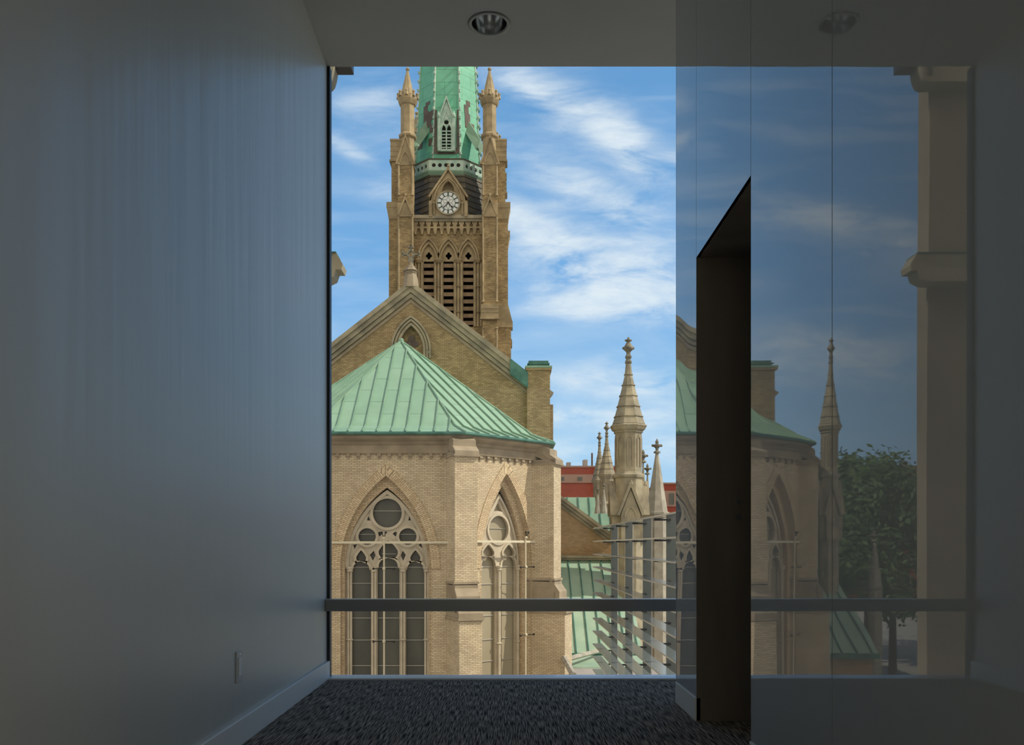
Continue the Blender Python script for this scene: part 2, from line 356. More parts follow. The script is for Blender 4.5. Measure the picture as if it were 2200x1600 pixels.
    def build(s, name, mat, parent=None, smooth=False, bevel=0):
        org = ORG.get(parent.name, Vector((0,0,0))) if parent else Vector((0,0,0))
        me = bpy.data.meshes.new(name); me.from_pydata([v-org for v in s.v], [], s.f)
        uvl = me.uv_layers.new(name='UVMap')
        me.update()
        for p in me.polygons:
            if p.index in s.uv:
                for li, q in zip(p.loop_indices, s.uv[p.index]): uvl.data[li].uv = q
                continue
            n = p.normal
            t = Vector((0,0,1)).cross(n)
            if t.length < .08: t = Vector((1,0,0)); b = Vector((0,1,0))
            else:
                t.normalize()
                if abs(t.x) > .02 and t.x < 0 or abs(t.x) <= .02 and t.y < 0: t = -t
                b = t.cross(n)
                if b.z < 0: b = -b
            for li in p.loop_indices:
                co = s.v[me.loops[li].vertex_index]; uvl.data[li].uv = (co.dot(t), co.dot(b))
        bm = bmesh.new(); bm.from_mesh(me); bmesh.ops.recalc_face_normals(bm, faces=bm.faces); bm.to_mesh(me); bm.free()
        if smooth:
            for p in me.polygons: p.use_smooth = True
        me.materials.append(MATS[mat]); o = bpy.data.objects.new(name, me); C.objects.link(o)
        if parent: o.parent = parent; ORG[o.name] = org
        if bevel:
            md = o.modifiers.new('bevel', 'BEVEL'); md.width = bevel; md.segments = 2; md.limit_method = 'ANGLE'
        return o
def tag(o, label, cat, group=None, kind=None):
    if label: o['label'] = label
    if cat: o['category'] = cat
    if group: o['group'] = group
    if kind: o['kind'] = kind
    return o
def thing(name, label, cat, loc=(0,0,0), group=None, kind=None):
    o = bpy.data.objects.new(name, None); C.objects.link(o); o.location = loc; o.empty_display_size = .2
    ORG[o.name] = Vector(loc); return tag(o, label, cat, group, kind)
def struct(o): o['kind'] = 'structure'; return o
def copy_tree(o, parent=None):
    c = o.copy(); C.objects.link(c)
    if parent: c.parent = parent
    for ch in list(o.children): copy_tree(ch, c)
    return c

def arch(w, h, n=12, cx=0, z0=0):
    """points left springing -> apex -> right springing."""
    c = max((h*h-w*w)/(2*w), 0.0); R = w+c; top = math.acos(min(c/R, 1)) if c > 0 else PI/2
    lp = [(cx+c-R*math.cos(top*i/n), z0+R*math.sin(top*i/n)) for i in range(n+1)]
    return lp + [(2*cx-a, b) for a, b in reversed(lp[:-1])]
def opening(w, h, zb, zs, cx=0, n=12): return [(cx+w, zb), (cx-w, zb)] + arch(w, h, n, cx, zs)
def circ(cx, cz, r, n=24, rz=None): return [(cx+r*math.cos(2*PI*i/n), cz+(rz or r)*math.sin(2*PI*i/n)) for i in range(n)]
def cusped(w, zb, zs, cx, up, lobe, apex):
    """lancet light with a cusped head: lower lobes to a cusp, pointed upper lobe."""
    L = []
    for i in range(7):
        t = i/6*PI*.62; L.append((-w*math.cos(t*.80)*1.0, zs+up*math.sin(t)/math.sin(PI*.62)))
    L[-1] = (-lobe*.86, zs+up)
    cz = zs+up+(apex-up)*.34
    L += [(-lobe*1.12, cz-(apex-up)*.12), (-lobe*1.12, cz+(apex-up)*.08), (-lobe*.78, cz+(apex-up)*.33), (-lobe*.30, zs+apex*.95)]
    pts = [(cx+a, b) for a, b in L]+[(cx, zs+apex)]+[(cx-a, b) for a, b in reversed(L)]
    return [(cx+w, zb), (cx-w, zb)]+pts

# ================================================================== THE ROOM
D = 5.11; XL = -1.007; XR = .813; CZ = EYE+1028/F*D; YB = -3.6; XE = 4.2
# floor, ceiling with the hole of the downlight
mb = MB(); mb.box(XL, XE, YB, D-.065, -.02, 0); struct(mb.build('floor', 'carpet'))
lx, ly = xat(1051, 4.69), 4.69; LR = .098
mb = MB()
frc = lambda a, b, d: Vector((a, b, d))
mb.plate(frc, [(XL-.3, YB-.3), (XE+.3, YB-.3), (XE+.3, D), (XL-.3, D)], [circ(lx, ly, LR, 40)], CZ, CZ+.30); struct(mb.build('ceiling', 'ceil'))
mb = MB(); mb.box(XL-.3, XL, YB-.3, D+.03, -.3, CZ); struct(mb.build('wall_left', 'wall_left'))
mb = MB(); mb.box(XL, XE, YB-.3, YB, -.3, .12); mb.box(XL, XE, YB-.3, YB, 3.2, CZ); struct(mb.build('wall_back', 'ceil'))
w2 = thing('added_window_back', None, None, (0, YB, 0), kind='structure')  # unseen glazing added behind the camera to let light into the room
MB().box(XL, XE, YB-.16, YB-.15, .12, 3.2).build('pane', 'pane', w2)  # pane of the added back window
for xx in (XL+.02, XL+1.3, XL+2.6, XL+3.9, XE-.02): MB().box(xx-.03, xx+.03, YB-.2, YB-.08, .12, 3.2).build('added_mullion', 'rail', w2)
mb = MB(); mb.box(XE, XE+.3, .6, D+.03, -.3, CZ); mb.box(XE, XE+.3, YB-.3, .6, -.3, .12); mb.box(XE, XE+.3, YB-.3, .6, 3.2, CZ); struct(mb.build('wall_side', 'ceil'))
w3 = thing('added_window_side', None, None, (XE, -1.5, 0), kind='structure')  # side glazing added out of view, brightens the room from behind
MB().box(XE+.15, XE+.16, YB, .6, .12, 3.2).build('pane', 'pane', w3)  # pane of the added side window
for yy in (YB+.03, YB+1.4, YB+2.8, .57): MB().box(XE+.1, XE+.2, yy-.03, yy+.03, .12, 3.2).build('added_mullion', 'rail', w3)
mb = MB(); mb.box(XL-.3, XE+.3, YB-.3, D+.2, -.5, -.02); struct(mb.build('trim_1', 'flatroof'))
# right wall : a core clad in four glossy panels, with a doorway
YE, YD1, YD0, YS = 4.33, 3.876, 3.014, 2.262; YR = 1.0
DZ = EYE+618/F*YD1; BH = .10; T = .33
wr = MB(); wr.box(XR+.012, XR+T, YD1+.012, YE, 0, CZ); wr.box(XR+.012, XR+T, YR, YD0-.012, 0, CZ); wr.box(XR+.012, XR+T, YD0-.012, YD1+.012, DZ+.012, CZ)
wro = struct(wr.build('wall_right', 'gasket'))
g = .0022
def panel(y0, y1, z0, z1): return MB().box(XR, XR+.012, y0+g, y1-g, z0, z1-.001).build('panel', 'lacquer', wro)
panel(YD1, YE, BH, CZ); panel(YD0, YD1, DZ, CZ); panel(YS, YD0, BH, CZ); panel(YR, YS, BH, CZ)
MB().box(XR, XR+T, YE, YE+.012, BH, CZ-.001).build('end_panel', 'lacquer', wro)
# doorway lining
dr = thing('door_1', None, None, (XR, (YD0+YD1)/2, 0), kind='structure')
MB().box(XR+.001, XR+T, YD1, YD1+.012, 0, DZ).build('jamb', 'bronze', dr)
MB().box(XR+.001, XR+T, YD0-.012, YD0, 0, DZ).build('jamb', 'bronze', dr)
MB().box(XR+.001, XR+T, YD0-.012, YD1+.012, DZ, DZ+.012).build('head', 'bronze', dr)
MB().box(XR+T-.05, XR+T, YD0, YD1, .004, DZ).build('door_leaf', 'bronze', dr)
pz = lambda y: zat(y, YD1)
sp = MB().box(xat(1566, YD1), xat(1607, YD1), YD1-.003, YD1, pz(1147), pz(1062)).build('strike_plate', 'bronze', dr)
for cy, r in ((1080, 4.2), (1111, 6.5)):
    rr = r*YD1/F; c0 = (xat(1586, YD1), pz(cy))
    k = MB(); k.tube((c0[0], YD1-.003, c0[1]), (c0[0], YD1-.012, c0[1]), rr, 16)
    k.tube((c0[0], YD1-.011, c0[1]), (c0[0], YD1-.015, c0[1]), rr*.45, 10); k.build('lock_cylinder', 'rail', sp, smooth=False)
MB().tube((xat(1586, YD1), YD1-.003, pz(1063)), (xat(1586, YD1), YD1-.006, pz(1063)), .004, 8).build('screw', 'rail', sp)
# baseboards
def bboard(name, x0, x1, y0, y1):
    mb = MB(); mb.box(x0, x1, y0, y1, 0, BH); return struct(mb.build(name, 'base', bevel=.003))
bboard('baseboard_left', XL, XL+.016, YB, D-.002)
bboard('baseboard_right', XR-.006, XR+.02, YD1, YE)
bboard('baseboard_front', XR-.006, XR+.02, YR, YD0)
# window wall
win = thing('window_1', None, None, (0, D, 0), kind='structure')
MB().box(XL, XE, D+.02, D+.032, .012, CZ+.2).build('pane', 'pane', win)
MB().box(XL, XE, D-.065, D+.08, -.02, .010).build('sill', 'sill', win, bevel=.002)
MB().box(XL-.001, XL+.016, D-.004, D+.05, .0, CZ).build('side_frame', 'gasket', win)
rz0, rz1 = zat(1313, D-.06), zat(1288, D-.06)
rl = MB().box(XL, XE, D-.06, D+.018, rz0, rz1).build('transom', 'rail', win, bevel=.0015)
MB().box(XL, XE, D-.0615, D+.0, rz1-.001, rz1+.0035).build('top_edge', 'rail_top', rl)
MB().box(XL-.05, XE, D+.002, D+.05, CZ+.03, CZ+.25).build('head_frame', 'ceil', win)

# wall outlet
oy = (XL/(512-VX))*F; oz0, oz1 = EYE-(1465-VY)/F*oy, EYE-(1398-VY)/F*oy
ol = thing('electrical_outlet', 'narrow grey wall outlet plate low on the left wall above the baseboard', 'outlet', (XL, oy, oz0))
MB().box(XL, XL+.006, oy-.036, oy+.036, oz0, oz1).build('cover_plate', 'plate', ol, bevel=.002)
MB().box(XL+.006, XL+.009, oy-.017, oy+.017, oz0+.024, oz1-.024).build('receptacle', 'base', ol, bevel=.001)
for z in (oz0+.012, oz1-.012): MB().tube((XL+.006, oy, z), (XL+.0075, oy, z), .004, 10).build('screw', 'steel', ol)

# downlight
dl = thing('recessed_downlight', 'round recessed ceiling downlight with mirrored reflector and unlit lamp', 'ceiling light', (lx, ly, CZ))
mb = MB(); mb.lathe([(LR, CZ), (LR+.012, CZ-.003), (LR+.003, CZ-.007), (LR-.006, CZ-.006), (LR-.008, CZ+.0)], 48, (lx, ly), cap=False); mb.build('trim_ring', 'ring', dl, smooth=True)
mb = MB(); mb.lathe([(LR-.008, CZ), (LR-.009, CZ+.04), (LR-.012, CZ+.10), (LR-.018, CZ+.16)], 48, (lx, ly), cap=False); mb.f.append(tuple(range(len(mb.v)-48, len(mb.v)))); mb.build('reflector', 'steel', dl, smooth=True)
mb = MB(); mb.tube((lx-.02, ly, CZ+.08), (lx-.02, ly, CZ+.16), .012, 12); mb.tube((lx+.02, ly, CZ+.08), (lx+.02, ly, CZ+.16), .012, 12); mb.build('lamp_tube', 'base', dl)

# ================================================================== GROUND
GZ = -9.0
mb = MB(); mb.box(-400, 400, -300, 700, GZ-.5, GZ); tag(mb.build('ground', 'asphalt'), None, None, kind='structure')

# ================================================================== APSE
AX = -4.82
C1 = (AX+2.97, 36.0); C2 = (AX+6.29, 39.32); C3 = (AX+6.29, 46.1)
ap = thing('church_apse', 'polygonal buff brick church apse under a hipped green copper roof', 'church', (AX, 39, GZ))
def mirror(p): return (2*AX-p[0], p[1])
faces = {'c': (mirror(C1), C1), 'r': (C1, C2), 'l': (mirror(C2), mirror(C1)), 'rs': (C2, C3), 'ls': (mirror(C3), mirror(C2))}
FR = {}; LEN = {}
for k, (p, q) in faces.items():
    l = math.hypot(q[0]-p[0], q[1]-p[1]); LEN[k] = l
    FR[k] = frame((p[0]+q[0])/2, (p[1]+q[1])/2, q[0]-p[0], q[1]-p[1])
WT = 4.75
S = 36/F        # metres per pixel on the centre face
# window data per face: centre offset a, half width, spring z, apex heights of the orders
zc = lambda y: zat(y, 36.0)
zs = zc(1222)
CW = dict(a=xat(829, 36)-AX, w=1.70, zs=zs, h=zc(1052)-zs)
zb = -6.5
def wall_face(k, a, w, h, orders):
    fr = FR[k]; L = LEN[k]/2
    o1 = orders[0]
    mb = MB(); mb.plate(fr, [(-L, GZ), (L, GZ), (L, WT), (-L, WT)], [opening(o1[0], o1[1], zb, zs, a, 14)], 0, -.30)
    mb.build('wall', 'brick', ap)
    mb = MB()
    for (w_, h_, d0, d1) in ((orders[1][0], orders[1][1], -.26, -.55),):
        mb.plate(fr, opening(o1[0]+.1, o1[1]+.12, zb-.1, zs, a, 14), [opening(w_, h_, zb, zs, a, 14)], d0, d1)
    mb.build('inner_order', 'voussoir', ap)
    # ring of radial bricks, slightly proud
    mb = MB(); mb.sweep(fr, arch(o1[0], o1[1], 28, a, zs), .0, .36, -.01, .03, uvscale=True)
    mb.build('arch_ring', 'voussoir', ap)
oc = [(1.80, zc(1022)-zs), (1.68, zc(1046)-zs)]
wall_face('c', CW['a'], 0, 0, oc)
# right diagonal face (and its mirror) : measured on the 45 degree plane
def on_face(px, py, k, d=0.0):
    """a, z where the line through a pixel meets the plane of face k at outward offset d."""
    fr = FR[k]; o = fr(0, 0, d); u = fr(1, 0, d)-o; n = fr(0, 0, d+1)-o
    dx = (px-VX)/F; Y = o.dot(n)/(dx*n.x+n.y)
    p = Vector((dx*Y, Y, 0)); return (p-Vector((o.x, o.y, 0))).dot(u), EYE+(VY-py)/F*Y
ra, rz = on_face(1088, 1017, 'r')
ORR = [(1.52, rz-zs), (1.20, on_face(1080, 1044, 'r', -.3)[1]-zs)]
wall_face('r', ra, 0, 0, ORR); wall_face('l', -ra, 0, 0, ORR)
for k in ('rs', 'ls'): MB().fbox(FR[k], -LEN[k]/2, LEN[k]/2, GZ, WT, -.3, 0).build('wall', 'brick', ap)

def holes_ring(mb, fr, pts, w, d0, d1, closed=True): mb.sweep(fr, pts, -w, w, d0, d1, closed=closed)
def area(p): return sum(p[i][0]*p[(i+1) % len(p)][1]-p[(i+1) % len(p)][0]*p[i][1] for i in range(len(p)))/2

def window_c(fr, a, nm, dep=-.50):
    """three light traceried window of the centre face; px offsets measured on the photograph."""
    X = lambda px: (px-829)*S+a; Z = zc
    holes = []; rings = []
    c1 = circ(X(829), Z(1101), 34.5*S, 36); cl = circ(X(785), Z(1152), 22*S, 28, 21*S); cr_ = circ(X(873.5), Z(1152), 22*S, 28, 21*S)
    s1 = cusped(21*S, zb+.3, Z(1224), X(772), 16*S, 12*S, 45*S); s3 = cusped(21*S, zb+.3, Z(1224), X(890), 16*S, 12*S, 45*S)
    s2 = cusped(24*S, zb+.3, Z(1220), X(831), 20*S, 21*S, 62*S)
    t1 = [(X(784), Z(1117)), (X(792), Z(1117)), (X(787), Z(1107))]; t2 = [(X(874), Z(1117)), (X(880), Z(1117)), (X(877), Z(1107))]
    t3 = [(X(757), Z(1180)), (X(763), Z(1169)), (X(754), Z(1170))]; t4 = [(X(896), Z(1170)), (X(906), Z(1178)), (X(902), Z(1167))]
    t5 = [(X(799), Z(1183)), (X(803), Z(1193)), (X(797), Z(1205)), (X(790), Z(1192))]; t6 = [(X(862), Z(1183)), (X(869), Z(1192)), (X(863), Z(1205)), (X(858), Z(1193))]
    t7 = [(X(805), Z(1146)), (X(812), Z(1141)), (X(818), Z(1146)), (X(812), Z(1152))]; t8 = [(X(840), Z(1146)), (X(846), Z(1141)), (X(853), Z(1146)), (X(846), Z(1152))]
    holes = [c1, cl, cr_, s1, s2, s3, t1, t2, t3, t4, t5, t6, t7, t8]
    wo = thing('window_tmp', None, None) if False else None
    mb = MB(); mb.plate(fr, opening(1.72, CW['h']+.03, zb, zs, a, 14), holes, dep, dep-.14)
    win_ = mb.build('tracery_window', 'stone_light', ap)
    mb = MB()
    for p in (c1, cl, cr_): holes_ring(mb, fr, p, .055, dep-.02, dep+.07)
    for p in (s1, s2, s3): mb.sweep(fr, (p[2:] if area(p) < 0 else p[2:]), -.05, .05, dep-.02, dep+.07)
    mb.sweep(fr, arch(1.62, CW['h']-.06, 24, a, zs), -.07, .07, dep-.02, dep+.10)
    mb.build('moulding', 'stone_light', win_)
    for px in (747, 800, 863, 915):
        mb = MB(); x = X(px); c = fr(x, 0, dep+.05)
        for dx in (-.055, .055):
            q = fr(x+dx, 0, dep+.06); mb.tube((q.x, q.y, zb), (q.x, q.y, zs-.05), .05, 8)
        mb.lathe([(.10, zs-.14), (.14, zs-.10), (.12, zs-.04), (.17, zs+.02), (.17, zs+.07), (.10, zs+.09)], 10, (c.x, c.y))
        zr = zc(1376); mb.lathe([(.11, zr-.04), (.15, zr), (.11, zr+.04)], 10, (c.x, c.y))
        mb.build('colonnette', 'stone_light', win_)
    mb = MB(); mb.prism(fr, opening(1.66, CW['h']-.02, zb, zs, a, 14), dep-.16, dep-.18); mb.build('glazing', 'glazing_dark', win_)
    def bar(*q): MB().fbox(fr, *q).build('glazing_bar', 'lead', win_)
    for py, x0, x1 in ((1096, 796, 862), (1147, 764, 806), (1147, 852, 894), (1190, 815, 847)): bar( X(x0), X(x1), Z(py)-.012, Z(py)+.012, dep-.16, dep-.12)
    for l, r in ((751, 793), (807, 855), (869, 911)):
        for py in (1219, 1254, 1330, 1378, 1434): bar(X(l), X(r), Z(py)-.012, Z(py)+.012, dep-.16, dep-.12)
window_c(FR['c'], CW['a'], 'c')

def window_d(k, a):
    fr = FR[k]; dep = -.50; sg = 1 if k == 'r' else -1
    hw = 1.16; zap = on_face(1076, 1062, 'r', dep)[1]; h = zap-zs
    zc_ = on_face(1076, 1137, 'r', dep)[1]; r = .62
    c1 = circ(a, zc_, r, 32); zh = on_face(1060, 1168, 'r', dep)[1]
    l1 = cusped(.46, zb+.3, zs+.05, a-.60, .38, .33, zh-zs-.03); l2 = cusped(.46, zb+.3, zs+.05, a+.60, .38, .33, zh-zs-.03)
    tt = [(a-.30, zc_+r+.20), (a+.30, zc_+r+.20), (a+.02, zap-.25), (a-.02, zap-.25)]
    tt = [(a-.27, zc_+r+.12), (a, zc_+r+.16), (a+.27, zc_+r+.12), (a+.02, zap-.35), (a-.02, zap-.35)]
    mb = MB(); mb.plate(fr, opening(1.24, h+.06, zb, zs, a, 14), [c1, l1, l2, tt], dep, dep-.14); w = mb.build('tracery_window', 'stone_light', ap)
    mb = MB(); holes_ring(mb, fr, c1, .05, dep-.02, dep+.06)
    for p in (l1, l2): mb.sweep(fr, p[2:], -.045, .045, dep-.02, dep+.06)
    mb.sweep(fr, arch(1.12, h-.08, 24, a, zs), -.05, .05, dep-.02, dep+.09)
    mb.build('moulding', 'stone_light', w)
    for dx in (-1.13, 0, 1.13):
        c = fr(a+dx, 0, dep+.05); mb = MB(); mb.lathe([(.075, zb), (.075, zs-.05)], 10, (c.x, c.y))
        mb.lathe([(.08, zs-.14), (.12, zs-.10), (.11, zs-.04), (.15, zs+.03), (.15, zs+.08), (.08, zs+.10)], 10, (c.x, c.y))
        zr = zc(1378)-.3; mb.lathe([(.09, zr-.04), (.13, zr), (.09, zr+.04)], 10, (c.x, c.y)); mb.build('colonnette', 'stone_light', w)
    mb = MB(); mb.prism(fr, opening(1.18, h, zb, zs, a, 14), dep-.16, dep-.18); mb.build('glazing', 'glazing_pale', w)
    def bar(*q): MB().fbox(fr, *q).build('glazing_bar', 'lead', w)
    bar(a-.6, a+.6, zc_+.03, zc_+.055, dep-.16, dep-.12)
    for s_ in (-.6, .6):
        for z in (zs+.04, zs-.68, zs-2.0, zs-3.0, zs-3.9): bar(a+s_-.46, a+s_+.46, z-.012, z+.012, dep-.16, dep-.12)
window_d('r', ra); window_d('l', -ra)

# string courses and cornice that run round the polygon
ring = [mirror(C3), mirror(C2), mirror(C1), C1, C2, C3]
def poly_offset(path, d):
    out = []
    for i, p in enumerate(path):
        def nrm(a, b): l = math.hypot(b[0]-a[0], b[1]-a[1]); return ((b[1]-a[1])/l, -(b[0]-a[0])/l)
        ns = []
        if i: ns.append(nrm(path[i-1], p))
        if i < len(path)-1: ns.append(nrm(p, path[i+1]))
        if len(ns) == 1: out.append((p[0]+ns[0][0]*d, p[1]+ns[0][1]*d)); continue
        mx, my = ns[0][0]+ns[1][0], ns[0][1]+ns[1][1]; l = math.hypot(mx, my); mx /= l; my /= l
        k = d/(mx*ns[0][0]+my*ns[0][1]); out.append((p[0]+mx*k, p[1]+my*k))
    return out
def band(mb, prof, path=ring):
    """prof: list of (outward, z) closed profile."""
    rows = [poly_offset(path, d) for d, z in prof]; n = len(path); m = len(prof); o = len(mb.v)
    for i in range(n):
        for j in range(m): mb.v.append(Vector((rows[j][i][0], rows[j][i][1], prof[j][1])))
    for i in range(n-1):
        for j in range(m): k = (j+1) % m; mb.f.append((o+i*m+j, o+(i+1)*m+j, o+(i+1)*m+k, o+i*m+k))
    mb.f.append(tuple(o+j for j in range(m))); mb.f.append(tuple(o+(n-1)*m+j for j in reversed(range(m))))
mb = MB(); band(mb, [(-.2, 4.72), (.16, 4.72), (.26, 4.80), (.22, 4.86), (.40, 4.95), (.46, 5.02), (.46, 5.10), (-.2, 5.10)])
mb.build('cornice', 'stone', ap)
mb = MB(); band(mb, [(-.1, 4.38), (.12, 4.38), (.14, 4.43), (.12, 4.74), (-.1, 4.74)])
mb.build('frieze', 'stone', ap)
for k in ('c', 'r', 'l'):
    L = LEN[k]/2; n = int((LEN[k]-1.2)/.41)
    for i in range(n+1):
        a = -n*.41/2+i*.41; mb = MB(); mb.fbox(FR[k], a-.07, a+.07, 4.27, 4.40, -.02, .10); mb.fbox(FR[k], a-.05, a+.05, 4.19, 4.28, -.02, .06); mb.build('corbel', 'stone', ap)
mb = MB(); band(mb, [(.42, 5.08), (.60, 5.06), (.66, 5.10), (.66, 5.17), (.60, 5.19), (.42, 5.17)]); mb.build('gutter', 'copper_dark', ap)
# roof with kicked eaves
APX = Vector((AX, 41.8, zat(733, 41.8))); RB = Vector((AX, 46.1, APX.z))
eave = [Vector((x, y, 5.17)) for x, y in poly_offset(ring, .60)]
mid = [e+(Vector((AX, min(max(e.y, 41.8), 46.1), 5.17))-e)*.13+Vector((0, 0, .34)) for e in eave]
eave[0].y = eave[-1].y = mid[0].y = mid[-1].y = 46.1
planes = []
mb = MB(); n = 6
o = mb.add(eave+mid+[APX, RB], [])
for i in range(5):
    mb.f.append((o+i, o+i+1, o+6+i+1, o+6+i))
mb.f += [(o+6+1, o+6+2, o+12), (o+6+2, o+6+3, o+12), (o+6+3, o+6+4, o+12), (o+6, o+7, o+12, o+13), (o+10, o+11, o+13, o+12)]
rf = mb.build('roof', 'copper', ap)
# standing seams, each following the slope
def seams(i0, i1, apex):
    e0, e1, m0, m1 = eave[i0], eave[i1], mid[i0], mid[i1]
    t = (e1-e0).normalized(); 
    if abs(t.x) > .02 and t.x < 0: t = -t
    nn = (m1-m0).cross(apex-m0).normalized(); nn = nn if nn.z > 0 else -nn
    mb = MB(); lo, hi = sorted((e0.dot(t), e1.dot(t))); k = math.ceil((lo+.05)/.56)
    def seg(p, q, w=.022, h=.075):
        s = t*w; u = nn*h; mb.hexa([p-s, p+s, q+s, q-s, p-s+u, p+s+u, q+s+u, q-s+u])
    while k*.56 < hi-.05:
        c = k*.56; k += 1
        pe = e0+(e1-e0)*((c-e0.dot(t))/((e1-e0).dot(t)))
        ml, mh = sorted((m0.dot(t), m1.dot(t)))
        if c <= ml or c >= mh:      # seam stops on the hip inside the kick
            continue
        pm = m0+(m1-m0)*((c-m0.dot(t))/((m1-m0).dot(t)))
        # intersection with the hip lines
        ca = apex.dot(t)
        hipm = m0 if (c < ca) == (m0.dot(t) < ca) else m1
        f = (c-hipm.dot(t))/(ca-hipm.dot(t)); top = hipm+(apex-hipm)*f
        seg(pe, pm); seg(pm, top)
    mb.build('seam_row', 'copper_plain', rf)
seams(2, 3, APX); seams(3, 4, APX); seams(1, 2, APX)
mb = MB()
for i in (1, 2, 3, 4):
    for p, q in ((eave[i], mid[i]), (mid[i], APX)): mb.tube(p+Vector((0,0,.02)), q+Vector((0,0,.02)), .05, 6)
mb.tube(APX, RB, .06, 6); mb.ball((APX.x, APX.y, APX.z+.03), .12); mb.build('hip_cap', 'copper_plain', rf)

# buttresses at the four corners
def buttress(c, ang):
    n = Vector((math.sin(ang), -math.cos(ang), 0)); fr = frame(c[0], c[1], -n.y, n.x)
    # U must be perpendicular to n with outward = n
    h = .47
    b = MB(); b.fbox(fr, -h, h, -.72, 4.22, -.5, .80); b.fbox(fr, -h, h, GZ, -2.05, -.5, 1.30)
    b = b.build('buttress', 'brick', ap)
    s = MB()
    side = lambda pts, e=0: None
    def wedge(d0, z0, d1, z1, drop, e):   # sloped slab from (d0,z0) to (d1,z1)
        P = [fr(-h-e, z0-drop, d0), fr(h+e, z0-drop, d0), fr(h+e, z1-drop, d1), fr(-h-e, z1-drop, d1), fr(-h-e, z0, d0), fr(h+e, z0, d0), fr(h+e, z1, d1), fr(-h-e, z1, d1)]
        s.hexa(P)
    wedge(-.3, 5.28, .62, 4.86, .60, .0); wedge(.30, 4.84, .90, 4.42, .22, .03); s.fbox(fr, -h-.03, h+.03, 4.22, 4.40, -.5, .86); s.fbox(fr, -h-.07, h+.07, 4.20, 4.27, -.5, .92)
    s.build('weathering', 'stone', b); s = MB()
    s.fbox(fr, -h-.05, h+.05, -.76, -.66, -.5, .86); wedge(.62, -.62, 1.06, -1.22, .30, .02); wedge(.86, -1.20, 1.34, -1.86, .30, .03); s.fbox(fr, -h-.01, h+.01, -2.05, -.80, -.5, .84)
    s.fbox(fr, -h-.02, h+.02, -2.05, -1.86, -.5, 1.30); s.fbox(fr, -h-.06, h+.06, -2.14, -2.04, -.5, 1.38)
    s.build('weathering', 'stone', b)
for cc, ang in ((C1, 22.5), (C2, 67.5), (mirror(C1), -22.5), (mirror(C2), -67.5)): buttress(cc, math.radians(ang))

# slender light rails fixed across the window bays
def rail(k, a, amin, amax, name, label):
    fr = FR[k]; z = zat(1165, 36.0) if k == 'c' else zat(1164, 37.5)+.02
    o = fr(a, zb, .12); t = thing(name, label, 'lighting rail', tuple(o))
    MB().fbox(fr, amin, amax, z-.045, z+.045, .06, .14).build('cross_bar', 'cream', t)
    p, q = fr(a, -6.0, .16), fr(a, z+.18, .16); MB().tube(p, q, .035, 8).build('upright', 'cream', t)
    for dz in (z+.17, zs+.02, zs-2.85):
        c = fr(a, dz, .18); mb = MB(); mb.ball(tuple(c), .07); mb.build('joint', 'cream', t)
        mb = MB()
        for s_ in (-1, 1):
            if dz > z: pass
            e = fr(a+s_*(.08 if dz > z else .40), dz+(.22 if dz > z else 0), .26); mb.tube(c, e, .018, 6); mb.ball(tuple(e), .05, n=8)
        mb.build('spotlight_pair', 'black', t)
rail('c', CW['a']-.05, -LEN['c']/2+.35, LEN['c']/2-.35, 'lighting_rail', 'pale lighting rail crossing the dark three-light window of the centre face')
r2, _ = on_face(1127, 1165, 'r', .1)
rail('r', r2, -LEN['r']/2+.5, LEN['r']/2-.4, 'lighting_rail', 'pale lighting rail crossing the tall right-hand window beside the buttress')
rail('l', -r2, -LEN['r']/2+.4, LEN['r']/2-.5, 'lighting_rail', 'pale lighting rail on the far left apse face seen only in the glossy wall')

# ================================================================== NAVE GABLE
GY = 46.1; zg = lambda y: zat(y, GY); HW = 7.0
nv = thing('church_nave', 'weathered buff brick nave gable with stone coping behind the copper apse roof', 'church', (AX, GY, GZ))
slope = 0.785; gap = zg(607); za = gap-.45
frg = frame(AX, GY, 1, 0)
gw = MB(); out = [(-HW, GZ), (HW, GZ), (HW, za-HW*slope), (0, za), (-HW, za-HW*slope)]
hole = opening(.62, 1.45, zg(770), zg(752), 0, 12)
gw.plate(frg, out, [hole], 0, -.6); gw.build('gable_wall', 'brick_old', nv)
mb = MB(); cp = [(-HW-.2, gap-(HW+.2)*slope), (0, gap), (HW+.2, gap-(HW+.2)*slope)]
mb.sweep(frg, cp, -.20, .0, -.6, .34); mb.sweep(frg, cp, -.42, -.20, -.4, .24); mb.sweep(frg, cp, -.62, -.44, -.3, .13); mb.sweep(frg, cp, .0, .05, -.5, .20)
mb.build('coping', 'stone_grey', nv)
mb = MB(); mb.sweep(frg, cp, -.80, -.66, -.3, .05); mb.build('string_course', 'stone', nv)
for i, (w, h, w0, w1, d) in enumerate(((.92, 1.62, 0, .10, .16), (.80, 1.48, -.02, .08, .10), (.66, 1.30, -.04, .08, .05))):
    mb = MB(); pth = arch(w, h, 16, 0, zg(752)); pth = [(-w, zg(770))]+pth+[(w, zg(770))]; mb.sweep(frg, pth, w0, w1, -.1, d); mb.build('arch_moulding', 'stone_grey', nv)
mb = MB(); mb.prism(frg, opening(.64, 1.5, zg(770), zg(752)), -.35, -.45); lw = mb.build('blind_panel', 'brick_old', nv)
mb = MB(); zt = zg(732); 
for dx, dz in ((0, .20), (-.17, -.08), (.17, -.08)): mb.prism(frg, circ(dx, zt+dz, .17, 12), -.36, -.30)
mb.build('trefoil', 'slab', lw)
for s_ in (-1, 1): MB().ball((AX+s_*.95, GY-.1, zg(758)), .10).build('label_stop', 'stone_grey', nv)
